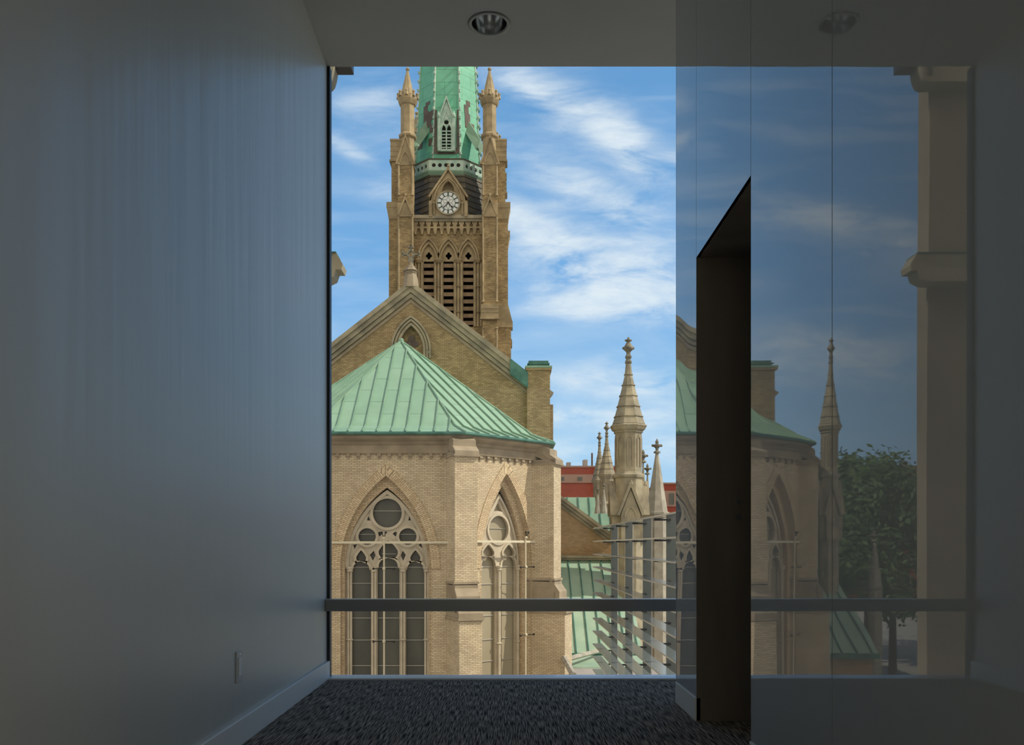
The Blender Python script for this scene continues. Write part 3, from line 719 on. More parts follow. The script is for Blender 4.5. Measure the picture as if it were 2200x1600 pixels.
# nave roof behind the gable
mb = MB(); r0 = za-.15
mb.prism(frg, [(-HW, r0-HW*slope-.3), (-HW, r0-HW*slope), (0, r0), (HW, r0-HW*slope), (HW, r0-HW*slope-.3), (0, r0-.3)], -.6, -26.0); mb.build('roof', 'slate', nv)
for s_ in (-1, 1): MB().box(AX+s_*HW-.25, AX+s_*HW+.25, GY+.6, 72, GZ, r0-HW*slope).build('side_wall', 'brick_old', nv)
# copper flashing foot of the coping + pier
for s_ in (1, -1):
    a0, a1 = (xat(1132, GY)-AX), (xat(1181, GY)-AX); cx = s_*(a0+a1)/2; hw = (a1-a0)/2; zt = zg(793)
    p = MB(); p.fbox(frg, cx-hw, cx+hw, GZ, zt, -.9, .35); pr = p.build('corner_pier', 'brick_old', nv)
    p = MB(); p.fbox(frg, cx-hw-.08, cx+hw+.08, zt-.12, zt+.0, -.98, .43); p.build('pier_moulding', 'brick_old', pr)
    p = MB(); p.fbox(frg, cx-hw-.10, cx+hw+.10, zt, zt+.10, -1.0, .45); p.build('copper_cap', 'copper_plain', pr)
    p = MB(); p.fbox(frg, cx-hw+.08, cx+hw-.08, zt+.10, zt+.38, -.8, .28); p.fbox(frg, cx-hw+.02, cx+hw-.02, zt+.20, zt+.26, -.85, .33); p.build('vent_hood', 'copper_dark', pr)
    x0, x1 = a0-.85, a0+.05; f = MB()
    q = lambda x: gap-x*slope
    f.prism(frg, [(s_*x0, q(x0)+.04), (s_*x1, q(x1)+.04), (s_*x1, q(x1)-.75), (s_*x0, q(x0)-.75)], -.6, .38); f.build('flashing', 'copper_dark', nv)
# finial cross at the apex
fx = thing('finial_cross', 'carved stone cross finial on the peak of the nave gable', 'finial', (AX, GY, gap-.1))
P = GY/F; y_ = lambda py: zg(py)
mb = MB(); mb.lathe([(.42, gap-.3), (.36, y_(598)), (.30, y_(590)), (.34, y_(588)), (.30, y_(585)), (.40, y_(583)), (.30, y_(580)), (.24, y_(577)), (.22, y_(574)), (.12, y_(571)), (.10, y_(565))], 8, (AX, GY-.05), PI/8); mb.build('pedestal', 'stone', fx)
zc0 = y_(547)
mb = MB(); mb.prism(frg, [(-.08, y_(570)), (.08, y_(570)), (.14, y_(557)), (.05, zc0-.16), (-.05, zc0-.16), (-.14, y_(557))], .12, -.04); mb.fbox(frg, -.035, .035, zc0+.15, y_(534), -.02, .10)
for s_ in (-1, 1): mb.prism(frg, [(s_*.15, zc0-.04), (s_*.38, zc0-.035), (s_*.38, zc0+.035), (s_*.15, zc0+.04)], .12, -.04)
mb.sweep(frg, circ(0, zc0, .21, 4), -.04, .04, -.03, .11, closed=True)
for cx, cz in ((-.42, zc0), (.42, zc0), (0, y_(533))):
    for dx, dz in ((0, 0), (.11*(1 if cx == 0 else 0), 0), (-.11*(1 if cx == 0 else 0), 0), (0, .1), (0, -.08 if cx else .1)):
        mb.ball((AX+cx+dx, GY-.08, cz+dz), .065, n=6, m=4)
mb.build('cross', 'stone_dark', fx)

# ================================================================== TOWER
TX, TYc, HB = AX-.01, 80.3, 4.15
FY = TYc-HB; BFY = TYc-5.05; SFY = TYc-4.1
tw = thing('bell_tower', 'tall brown brick bell tower with clock, louvred belfry and green copper spire', 'tower', (TX, TYc, GZ))
zf = lambda y: zat(y, FY); zbf = lambda y: zat(y, BFY)
frt = frame(TX, FY, 1, 0)
lan = [xat(px, FY)-TX for px in (921, 963.5, 1006)]
SP = FY/F
hol = [opening(.68, 1.36, zf(702), zf(560), a, 10) for a in lan]
mb = MB(); mb.plate(frt, [(-HB, GZ), (HB, GZ), (HB, zf(470)), (-HB, zf(470))], hol, 0, -.5)
body = mb.build('front_wall', 'brick_tower', tw)
mb = MB(); mb.box(TX-HB, TX-HB+.5, FY+.5, TYc+HB, GZ, zf(470)); mb.box(TX+HB-.5, TX+HB, FY+.5, TYc+HB, GZ, zf(470)); mb.box(TX-HB+.5, TX+HB-.5, TYc+HB-.5, TYc+HB, GZ, zf(470)); mb.build('side_walls', 'brick_tower', tw)
for a in lan:
    w = MB(); pth = arch(.80, 1.62, 14, a, zf(557)); w.sweep(frt, pth, 0, .13, -.1, .16)
    w.sweep(frt, arch(.66, 1.40, 14, a, zf(557)), -.06, .08, -.3, .06); bw = w.build('belfry_window', 'stone_tower', tw)
    w = MB(); hz = zf(548)
    qf = []
    for i in range(32):
        t = 2*PI*i/32; r = .17+.09*abs(math.cos(2*t)); qf.append((a+r*math.cos(t), hz+r*math.sin(t)*1.2))
    w.plate(frt, opening(.66, 1.38, zf(560), zf(558), a, 10), [qf], -.20, -.30); w.build('tracery_head', 'stone_tower', bw)
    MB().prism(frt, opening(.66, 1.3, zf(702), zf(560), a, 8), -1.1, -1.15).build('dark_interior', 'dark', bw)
    k = 0; py = 569
    while py < 702:
        z = zf(py); w = MB()
        w.hexa([frt(a-.43, z-.17, -.10), frt(a+.43, z-.17, -.10), frt(a+.43, z+.22, -.62), frt(a-.43, z+.22, -.62), frt(a-.43, z-.11, -.10), frt(a+.43, z-.11, -.10), frt(a+.43, z+.28, -.62), frt(a-.43, z+.28, -.62)])
        w.fbox(frt, a-.43, a+.43, z-.19, z+.13, -.13, -.09)
        w.build('louver', 'louver', bw); py += 15.4
for x0 in (lan[0]-.83, (lan[0]+lan[1])/2, (lan[1]+lan[2])/2, lan[2]+.83):
    w = MB(); c = (TX+x0, FY+.0); 
    w.box(c[0]-.40, c[0]+.40, c[1]-.02, c[1]+.3, zf(702), zf(560))
    for dx in (-.26, 0, .26): w.lathe([(.10, zf(702)), (.10, zf(565))], 8, (c[0]+dx, c[1]-.10))
    for p_, r in ((562, .36), (616, .22), (671, .22)):
        z = zf(p_); w.lathe([(r*.6, z-.16), (r, z-.04), (r*.9, z), (r*1.1, z+.06), (r*1.1, z+.14), (r*.6, z+.16)] if p_ == 562 else [(r*.6, z-.07), (r, z), (r*.6, z+.07)], 8, (c[0], c[1]-.10), PI/8)
    w.build('pier_shaft', 'stone_tower', tw)
# corbel table
w = MB(); holes = []
for i in range(10):
    a = (xat(900+i*14.1, FY)-TX); z = zf(485)
    holes.append([(a+x*.9, z+y) for x, y in ((-.09, -.16), (-.18, -.02), (-.10, .06), (-.05, .10), (-.06, .20), (0, .28), (.06, .20), (.05, .10), (.10, .06), (.18, -.02), (.09, -.16))])
w.plate(frt, [(-2.95, zf(492)), (2.95, zf(492)), (2.95, zf(478)), (-2.95, zf(478))], holes, .22, .05)
for i in range(11):
    a = (xat(893+i*14.1, FY)-TX); w.prism(frt, [(a-.17, zf(492)), (a+.17, zf(492)), (a+.10, zf(500)), (a+.07, zf(505)), (a-.07, zf(505)), (a-.10, zf(500))], .22, 0)
w.build('corbel_table', 'stone_tower', tw)
w = MB(); w.fbox(frt, -3.1, 3.1, zf(478), zf(473), 0, .35); w.fbox(frt, -3.1, 3.1, zf(473), zf(466), 0, .50); w.build('string_course', 'stone_grey', tw)

# buttress sets on the four corners: two at each
def tbox(mb, sx, sy, a0, a1, b0, b1, z0, z1):
    """a outward from the centre in X, b outward in Y, mirrored to corner (sx, sy)."""
    xs = sorted((TX+sx*a0, TX+sx*a1)); ys = sorted((TYc+sy*b0, TYc+sy*b1)); mb.box(xs[0], xs[1], ys[0], ys[1], z0, z1)
zS = lambda y: zat(y, SFY)
for sx in (-1, 1):
    for sy in (-1, 1):
        # buttress projecting in Y (front face seen)
        m_ = MB(); tbox(m_, sx, sy, 2.88, 4.12, 3.6, 5.05, GZ, zbf(352)); bb = m_.build('angle_buttress', 'brick_tower', tw)
        m_ = MB()
        for aa in (2.93, 4.07): 
            c = (TX+sx*aa, TYc+sy*5.06); m_.lathe([(.085, zbf(648)), (.085, zbf(465))], 8, c); m_.lathe([(.085, zbf(420)), (.085, zbf(353))], 8, c)
            m_.lathe([(.085, zbf(800)), (.085, zbf(705))], 8, c)
            for yy_ in (353, 419, 648, 705): m_.lathe([(.10, zbf(yy_)-.08), (.16, zbf(yy_)), (.10, zbf(yy_)+.08)], 8, c)
        m_.build('corner_shaft', 'stone_tower', bb)
        frb = frame(TX+sx*3.5, TYc+sy*5.05, -sy*1.0, 0)
        m_ = MB(); zl, zp = zbf(352), zbf(296)
        m_.prism(frb, [(-.70, zl-.1), (.70, zl-.1), (.70, zl), (.0, zp), (-.70, zl)], .04, -1.2)
        m_.sweep(frb, [(-.74, zl-.05), (0, zp+.05), (.74, zl-.05)], -.02, .10, -.2, .12)
        m_.sweep(frb, arch(.36, .85, 10, 0, zbf(350)), 0, .08, 0, .10)
        m_.build('gablet', 'stone_tower', bb)
        m_ = MB(); zl, zp = zbf(462), zbf(424)
        m_.prism(frb, [(-.66, zl-.15), (.66, zl-.15), (.66, zbf(436)), (-.66, zbf(436))], .10, -.3)
        m_.sweep(frb, [(-.62, zl), (0, zp+.05), (.62, zl)], -.10, .04, 0, .20)
        m_.ball(tuple(frb(0, zp+.18, .12)), .12, n=6, m=4)
        m_.build('gablet', 'stone_tower', bb)
        m_ = MB(); m_.prism(frb, [(-.72, zbf(683)), (.72, zbf(683)), (.72, zbf(655)), (-.72, zbf(655))], .28, -.3); m_.fbox(frb, -.80, .80, zbf(687), zbf(683), 0, .36)
        for yy_ in (664, 672): m_.fbox(frb, -.73, .73, zbf(yy_)-.03, zbf(yy_)+.03, 0, .32)
        m_.build('offset_cap', 'stone_tower', bb)
        # buttress projecting in X
        m_ = MB(); tbox(m_, sx, sy, 3.9, 4.78, 2.9, 4.1, zS(440), zS(345)); tbox(m_, sx, sy, 3.9, 5.00, 2.9, 4.1, zS(660), zS(440)); tbox(m_, sx, sy, 3.9, 5.26, 2.9, 4.1, GZ, zS(700))
        b2 = m_.build('angle_buttress', 'brick_tower', tw)
        m_ = MB(); tbox(m_, sx, sy, 3.6, 4.86, 2.8, 4.15, zS(345), zS(303)); tbox(m_, sx, sy, 3.6, 4.95, 2.75, 4.2, zS(347), zS(343))
        tbox(m_, sx, sy, 3.6, 4.90, 2.75, 4.2, zS(303), zS(299))
        for yy_ in (314, 325, 336): tbox(m_, sx, sy, 3.6, 4.885, 2.8, 4.17, zS(yy_)-.03, zS(yy_)+.03)
        tbox(m_, sx, sy, 3.9, 5.20, 2.85, 4.15, zS(446), zS(434))
        frs = frame(TX+sx*4.9, TYc+sy*4.12, -sy*1.0, 0)
        def skew(a0, a1, zt, zb2, at):  # sloped shoulder
            x0, x1, x2 = TX+sx*a0, TX+sx*a1, TX+sx*at; y0, y1 = TYc+sy*2.88, TYc+sy*4.13
            m_.hexa([Vector((x0, y0, zb2)), Vector((x1, y0, zb2)), Vector((x1, y1, zb2)), Vector((x0, y1, zb2)), Vector((x0, y0, zt)), Vector((x2, y0, zt)), Vector((x2, y1, zt)), Vector((x0, y1, zt))])
        skew(3.9, 5.02, zS(446), zS(470), 5.18); skew(3.9, 5.36, zS(655), zS(690), 5.02); tbox(m_, sx, sy, 3.9, 5.40, 2.86, 4.16, zS(703), zS(690))
        m_.build('offset_cap', 'stone_tower', b2)
        # pinnacle
        PY = TYc+sy*3.9; PX = TX+sx*3.45; zp_ = lambda y: zat(y, TYc-3.9)
        m_ = MB(); ph = PI/8
        m_.lathe([(.60, zp_(352)), (.60, zp_(300)), (.76, zp_(297)), (.78, zp_(293)), (.60, zp_(289)), (.60, zp_(229)), (.70, zp_(227)), (.76, zp_(224)), (.86, zp_(218)), (.86, zp_(212)), (.62, zp_(209)), (.09, zp_(152)), (.09, zp_(150))], 8, (PX, PY), ph)
        pn = m_.build('pinnacle', 'stone_tower', tw)
        m_ = MB()
        for i in range(8):
            t = ph+2*PI*i/8+PI/8; cx, cy = PX+.80*math.cos(t), PY+.80*math.sin(t)
            m_.lathe([(.16, zp_(213)), (.10, zp_(206)), (.15, zp_(203)), (.03, zp_(199))], 5, (cx, cy))
        m_.ball((PX, PY, zp_(149)), .17); m_.build('crown', 'stone_tower', pn)

# slate broach with stepped courses
w = MB(); n = 8; ph = PI/8; z0, z1 = zf(466)+.0, 32.45
apo = lambda t: 4.02-(4.02-3.40)*(t**1.5)
pr = []
for i in range(8):
    t0, t1 = i/8, (i+1)/8; za_, zb_ = z0+(z1-z0)*t0, z0+(z1-z0)*t1; pr += [(apo(t0)/math.cos(PI/8)+.04, za_), (apo(t1)/math.cos(PI/8)-.02, zb_)]
SX = xat(964, TYc)
w.lathe(pr, 8, ((TX+SX)/2, TYc), ph); w.build('slate_broach', 'slate', tw)
# parapet gallery
ga, gz0, gz1 = 3.52, 32.35, 33.35
w = MB()
for i in range(8):
    t = 2*PI*i/8-PI/2; nx, ny = math.cos(t), math.sin(t); fr8 = frame(SX+nx*ga, TYc+ny*ga, -ny, nx)
    hw = ga*math.tan(PI/8); hs = [circ((j-2)*.52, (gz0+gz1)/2+.05, .17, 12) for j in range(5)]
    w.plate(fr8, [(-hw, gz0), (hw, gz0), (hw, gz1), (-hw, gz1)], hs, 0, -.12)
gl = w.build('parapet_gallery', 'copper_pale', tw)
w = MB(); k8 = 1/math.cos(PI/8)
w.lathe([(ga*k8-.15, gz1), (ga*k8+.06, gz1), (ga*k8+.08, gz1+.10), (ga*k8-.15, gz1+.12)], 8, (SX, TYc), ph, cap=False)
w.build('top_rail', 'slate', gl)
w = MB(); w.lathe([(ga*k8-.2, gz0-.28), (ga*k8+.0, gz0-.28), (ga*k8+.14, gz0-.02), (ga*k8+.14, gz0+.08), (ga*k8-.2, gz0+.10)], 8, (SX, TYc), ph); w.build('base_moulding', 'copper_plain', gl)
w = MB(); w.lathe([(ga*k8-.45, gz0+.1), (ga*k8-.45, gz1)], 8, (SX, TYc), ph); w.build('drum', 'slab', gl)
# spire
SPZ = [(2.92, gz1-.2), (2.80, gz1+.35), (2.62, 37.2), (2.43, 41.7), (.06, 76)]
def sp_a(z):
    for (a0, z0_), (a1, z1_) in zip(SPZ, SPZ[1:]):
        if z <= z1_: return a0+(a1-a0)*(z-z0_)/(z1_-z0_)
    return .05
w = MB(); w.lathe([(a*k8, z) for a, z in SPZ], 8, (SX, TYc), ph); spire = w.build('spire', 'copper_spire', tw)
for i in range(8):
    t = ph+2*PI*i/8; w = MB(); c, s_ = math.cos(t), math.sin(t)
    for (a0, z0_), (a1, z1_) in zip(SPZ[1:], SPZ[2:]):
        w.tube((SX+c*a0*k8, TYc+s_*a0*k8, z0_), (SX+c*a1*k8, TYc+s_*a1*k8, z1_), .075, 6)
    z = gz1+.8
    while z < 48:
        r = sp_a(z)*k8+.10; w.ball((SX+c*r, TYc+s_*r, z), .12, n=6, m=4); w.ball((SX+c*(r+.08), TYc+s_*(r+.08), z+.10), .07, n=6, m=4); z += .78
    w.build('crocket_rib', 'copper_dark' if i in (0, 3) else 'copper_pale', spire)
# patches of bare slab on the copper
def patch(face_t, cells):
    t = math.radians(face_t); nx, ny = math.cos(t), math.sin(t); w = MB()
    for (u0, u1, z0_, z1_) in cells:
        P4 = []
        for u_, z_ in ((u0, z0_), (u1, z0_), (u1, z1_), (u0, z1_)):
            r = sp_a(z_)+.012; P4.append(Vector((SX+nx*r-ny*u_, TYc+ny*r+nx*u_, z_)))
        Q4 = [p+Vector((nx, ny, 0))*.02 for p in P4]
        w.hexa([P4[0], P4[1], Q4[1], Q4[0], P4[3], P4[2], Q4[2], Q4[3]])
    w.build('bare_patch', 'slab', spire)
zq = lambda y: zat(y, 78.3)
patch(-135, [(-.3, .3, zq(285), zq(238)), (-.1, .75, zq(275), zq(262)), (.1, 1.0, zq(262), zq(242)), (-.35, .2, zq(240), zq(225)), (-.1, .45, zq(225), zq(218)), (.55, 1.0, zq(290), zq(272)), (-.95, -.35, zq(315), zq(300)), (.5, .95, zq(318), zq(302))])
patch(-45, [(-.5, 0, zq(243), zq(226)), (-.25, .2, zq(226), zq(215)), (-.45, .15, zq(275), zq(243)), (.15, .6, zq(278), zq(262))])
patch(-90, [(-1.13, -.85, zq(338), zq(243)), (.85, 1.13, zq(338), zq(243)), (-.85, .85, zq(340), zq(326))])
# lucarne on the front and sloped dormers on the diagonals
LY = TYc-3.12; zl = lambda y: zat(y, LY); PS = LY/F
frl = frame(SX, LY, 1, 0); w = MB()
l1 = opening(.17, .36, zl(320), zl(277), -.22, 6); l2 = opening(.17, .36, zl(320), zl(277), .22, 6); q0 = circ(0, zl(262), .21, 12)
w.plate(frl, [(-.76, zl(324)), (.76, zl(324)), (.76, zl(250)), (.50, zl(250)), (0, zl(216)), (-.50, zl(250)), (-.76, zl(250))], [l1, l2, q0], 0, -.25)
lc = w.build('lucarne', 'copper_pale', tw)
w = MB(); w.sweep(frl, [(-.56, zl(252)), (0, zl(212)), (.56, zl(252))], -.02, .10, -.9, .10)
w.sweep(frl, [(-.40, zl(262)), (0, zl(238)), (.40, zl(262))], -.04, .04, 0, .06); w.build('gable_trim', 'copper_pale', lc)
for s_ in (-1, 1): 
    w = MB(); w.fbox(frl, s_*.60-.10, s_*.60+.10, zl(324), zl(252), 0, .08); c = frl(s_*.64, zl(246), .02); w.lathe([(.13, zl(252)), (.16, zl(248)), (.02, zl(238))], 6, (c.x, c.y)); w.build('side_shaft', 'copper_pale', lc)
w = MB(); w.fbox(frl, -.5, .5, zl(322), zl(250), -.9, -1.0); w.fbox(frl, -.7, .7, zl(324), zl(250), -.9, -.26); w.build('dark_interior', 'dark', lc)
w = MB(); py = 281
while py < 320: 
    z = zl(py); w.hexa([frl(-.42, z-.06, -.05), frl(.42, z-.06, -.05), frl(.42, z+.12, -.25), frl(-.42, z+.12, -.25), frl(-.42, z-.02, -.05), frl(.42, z-.02, -.05), frl(.42, z+.16, -.25), frl(-.42, z+.16, -.25)]); py += 7
w.build('louver_set', 'copper_pale', lc)
for t in (-135, -45, 45, 135):
    tr = math.radians(t); nx, ny = math.cos(tr), math.sin(tr); f8 = frame(SX+nx*4.15, TYc+ny*4.15, -ny, nx); w = MB()
    w.hexa([f8(-.55, gz1+.9, 0), f8(.55, gz1+.9, 0), f8(.42, gz1+3.2, -1.7), f8(-.42, gz1+3.2, -1.7), f8(-.05, gz1+1.9, 0), f8(.05, gz1+1.9, 0), f8(.05, gz1+4.3, -1.7), f8(-.05, gz1+4.3, -1.7)])
    w.build('dormer_roof', 'copper_plain', spire)
# clock gable
CY = TYc-4.62; zk = lambda y: zat(y, CY); PK = CY/F
KX = xat(963, CY); frk = frame(KX, CY, 1, 0); cr0 = 25.3*PK; ckz = zk(437)
w = MB(); w.plate(frk, [(-42*PK, zk(466)), (42*PK, zk(466)), (42*PK, zk(434)), (37*PK, zk(430)), (34*PK, zk(414)), (0, zk(368)), (-34*PK, zk(414)), (-37*PK, zk(430)), (-42*PK, zk(434))], [opening(.50, .85, ckz, zk(411), 0, 8)], 0, -1.0)
cg = w.build('clock_gable', 'stone_tower', tw)
w = MB(); w.sweep(frk, [(-41*PK, zk(424)), (0, zk(364)), (41*PK, zk(424))], -.05, .10, -1.0, .18); w.sweep(frk, arch(27*PK, 46*PK, 14, 0, zk(432)), .06, .15, 0, .12); w.sweep(frk, arch(.52, .9, 10, 0, zk(411)), 0, .07, 0, .10)
for s_ in (-1, 1):
    c = frk(s_*30*PK, 0, .08); w.lathe([(.07, zk(462)), (.07, zk(440)), (.13, zk(438)), (.10, zk(435))], 8, (c.x, c.y))
    w.fbox(frk, s_*38*PK-.12, s_*38*PK+.12, zk(466), zk(432), 0, .12)
c = frk(0, 0, .05); w.lathe([(.08, zk(366)), (.06, zk(361)), (.16, zk(358)), (.05, zk(355)), (.09, zk(352)), (.02, zk(350))], 6, (c.x, c.y))
w.build('gable_trim', 'stone_tower', cg)
w = MB(); w.prism(frk, opening(.50, .85, ckz, zk(411), 0, 8), -.45, -.5); w.build('blind_panel', 'stone_tower', cg)
w = MB(); w.prism(frk, circ(0, ckz, cr0*.96, 48), .0, .14); dial = w.build('clock_dial', 'white_dial', tw)
w = MB(); d_ = .15
w.sweep(frk, circ(0, ckz, cr0*.98, 48), -.05, .06, .0, .20, closed=True); w.build('dial_rim', 'stone_grey', dial)
w = MB(); w.sweep(frk, circ(0, ckz, cr0*.60, 36), -.02, .02, .13, .16, closed=True); w.sweep(frk, circ(0, ckz, cr0*.92, 40), -.015, .015, .13, .16, closed=True)
for i in range(12):
    t = 2*PI*i/12; s_, c_ = math.sin(t), math.cos(t)
    w.sweep(frk, [(s_*cr0*.60, ckz+c_*cr0*.60), (s_*cr0*.92, ckz+c_*cr0*.92)], -.045 if i % 3 else -.06, .045 if i % 3 else .06, .13, .165)
for i in range(6):
    t = 2*PI*i/6; t2 = t+PI/6; t0_ = t-PI/6
    p = (math.sin(t)*cr0*.56, ckz+math.cos(t)*cr0*.56)
    for q in (t2, t0_):
        w.sweep(frk, [p, (math.sin(q)*cr0*.30, ckz+math.cos(q)*cr0*.30)], -.010, .010, .13, .155); w.sweep(frk, [(0, ckz), (math.sin(q)*cr0*.30, ckz+math.cos(q)*cr0*.30)], -.008, .008, .13, .155)
w.build('dial_tracery', 'dial_dark', dial)
for deg, ln, wd in ((138, .50, .035), (222, .66, .028)):
    t = math.radians(deg); w = MB(); w.sweep(frk, [(-math.sin(t)*.12, ckz-math.cos(t)*.12), (math.sin(t)*cr0*ln, ckz+math.cos(t)*cr0*ln)], -wd, wd, .18, .20)
    if deg == 138: w.prism(frk, circ(math.sin(t)*cr0*ln, ckz+math.cos(t)*cr0*ln, .075, 10), .18, .20)
    w.build('clock_hand', 'black', dial)

# ================================================================== STONE TURRETS
def turret(label, X, Y, group=None):
    """octagonal turret; measured on the nearest one at 48 m."""
    Q = 48.0; z = lambda y: zat(y, Q); s = Q/F; ph = PI/8
    t = thing('stone_turret', label, 'turret', (0, 0, 0), group)
    w = MB(); w.lathe([(.80, GZ), (.80, z(1110)), (.76, z(1100)), (.76, z(1028))], 8, (0,0), ph); w.build('lower_shaft', 'stone_grey', t)
    w = MB(); w.lathe([(.76, z(1028)), (.86, z(1026)), (.88, z(1021)), (.76, z(1018)), (.74, z(1016)), (.72, z(1014)), (.72, z(932)), (.80, z(930)), (.78, z(927)), (.90, z(924)), (.96, z(919)), (1.00, z(917)), (1.00, z(915)), (.86, z(912))], 8, (0,0), ph)
    us = w.build('upper_shaft', 'stone_grey', t)
    w = MB()
    for i in range(8):
        tt = 2*PI*i/8; nx, ny = math.cos(tt), math.sin(tt); fr = frame(nx*.672, ny*.672, -ny, nx)
        w.sweep(fr, [(-.13, z(1003)), (-.13, z(945)), (0, z(938)), (.13, z(945)), (.13, z(1003))], -.03, .03, 0, .035)
    w.build('blind_slit', 'stone', us)
    w = MB(); pr = []
    ys = [912, 895, 873, 850, 827, 804, 782]; R = [.90, .76, .61, .465, .33, .20, .15]
    for (y0, r0), (y1, r1) in zip(zip(ys, R), zip(ys[1:], R[1:])): pr += [(r0, z(y0)), (r1+.0, z(y1)-.04), (r1+.055, z(y1)-.04), (r1+.045, z(y1)+.01)]
    pr[-3:] = [(.14, z(780))]
    w.lathe(pr, 8, (0,0), ph); cn = w.build('cone', 'stone_grey', t)
    w = MB(); fz = [(.13, 782), (.17, 781), (.19, 778), (.17, 775), (.13, 773), (.13, 771), (.17, 769), (.18, 766), (.14, 763), (.11, 761), (.12, 756), (.20, 753), (.27, 750), (.28, 747), (.22, 743), (.14, 738), (.09, 735), (.10, 734), (.18, 732), (.17, 730), (.08, 728), (.03, 724)]
    w.lathe([(r*1.0, z(y)) for r, y in fz], 8, (0,0), ph)
    for i in range(4): tt = PI/2*i; w.ball((.25*math.cos(tt), .25*math.sin(tt), z(748)), .08, n=6, m=4); w.ball((.15*math.cos(tt), .15*math.sin(tt), z(731)), .05, n=6, m=4)
    w.build('finial', 'stone_dark', t)
    for i in range(4):
        tt = PI/2*i; nx, ny = math.cos(tt), math.sin(tt); fr = frame(nx*.80, ny*.80, -ny, nx); w = MB()
        w.prism(fr, [(-.50, z(1160)), (.50, z(1160)), (.50, z(1105)), (0, z(1052)), (-.50, z(1105))], .12, -.4)
        w.sweep(fr, [(-.62, z(1108)), (0, z(1044)), (.62, z(1108))], -.04, .10, -.3, .22)
        w.sweep(fr, arch(.26, .5, 8, 0, z(1112)), 0, .07, .1, .18)
        c = fr(0, 0, .12); w.lathe([(.05, z(1048)), (.13, z(1042)), (.10, z(1038)), (.03, z(1033))], 6, (c.x, c.y))
        w.build('gablet', 'stone_grey', t)
    t.location = (X, Y, 0); ORG[t.name] = Vector((X, Y, 0)); return t
T1 = turret('large grey-buff stone turret with stepped cone, nearest and tallest of the right-hand turrets', xat(1350, 48), 48.0)
def tcopy(label, px, Y, X=None, s=1.0):
    c = copy_tree(T1); c['label'] = label; c.location = (X if X is not None else xat(px, Y), Y, 0); 
    if s != 1.0: c.scale = (s*.86, s*.86, 1)
    return c
tcopy('smaller stone turret just left of the tall one, the taller of the far pair', 1303.5, 80.7, s=.99)
tcopy('farthest stone turret, leftmost and lowest of the far pair above the red building', 1288, 88.0, s=.99)
tcopy('stone turret of the far side of the church, seen only mirrored in the glossy wall', 0, 48.0, X=-15.6, s=.75)
tcopy('small distant stone turret of the far side, seen only mirrored in the glossy wall', 0, 80.7, X=2*AX-xat(1303.5, 80.7), s=.99)

# pinnacles with crocketed finials
def pinn(label, px, Y, ytop, ybase, rb, mat='stone_white', base_to=None, X=None):
    X = xat(px, Y) if X is None else X; z = lambda y: zat(y, Y); s = Y/F; h = ybase-ytop
    t = thing('spirelet', label, 'pinnacle', (X, Y, GZ))
    w = MB(); f = ytop+h*.19; w.lathe([(rb, z(ybase)), (rb*.14, z(f))], 8, (X, Y), PI/8); w.build('spike', mat, t)
    w = MB(); k = h*.19/30*s   # finial built for a 30 px head
    w.lathe([(4*k, z(f+1)), (8*k, z(f)-0*k), (7*k, z(f)+3*k), (3*k, z(f)+5*k), (3.5*k, z(f)+10*k), (8*k, z(f)+14*k), (9*k, z(f)+17*k), (3*k, z(f)+20*k), (4*k, z(f)+24*k), (.5*k, z(f)+31*k)], 8, (X, Y), PI/8)
    for i in range(4): w.ball((X+9*k*math.cos(PI/2*i), Y+9*k*math.sin(PI/2*i), z(f)+16*k), 3.2*k, n=6, m=4)
    w.build('finial', 'stone_dark', t)
    w = MB(); w.lathe([(rb*1.02, GZ), (rb*1.02, z(ybase)-.15), (rb*1.15, z(ybase)-.12), (rb*1.15, z(ybase)), (rb, z(ybase)+.02)], 8, (X, Y), PI/8); w.build('shaft', mat, t)
    return t
pinn('tall pale eight-sided stone spirelet right of the turret, above the glass screen', 1411.5, 52.0, 943, 1100, .62)
pinn('slim crocketed spirelet tucked close behind the large turret, left of its neighbour', 1382, 58.0, 966, 1110, .26, 'stone_grey')
pinn('lower crocketed spirelet between the large turret and the pale spirelet', 1391, 60.0, 996, 1115, .28, 'stone_grey')
pinn('small whitish spirelet in front of the far turrets, leftmost of two', 1284, 54.0, 1046, 1105, .22)
pinn('small whitish spirelet in front of the far turrets, rightmost of two', 1297, 54.0, 1036, 1105, .24)
pinn('spirelet of the far side of the church, mirrored in the glossy wall', 0, 52.0, 1140, 1260, .4, X=-19.3)
pinn('second spirelet of the far side of the church, mirrored in the glossy wall', 0, 60.0, 1000, 1115, .35, X=-18.3)

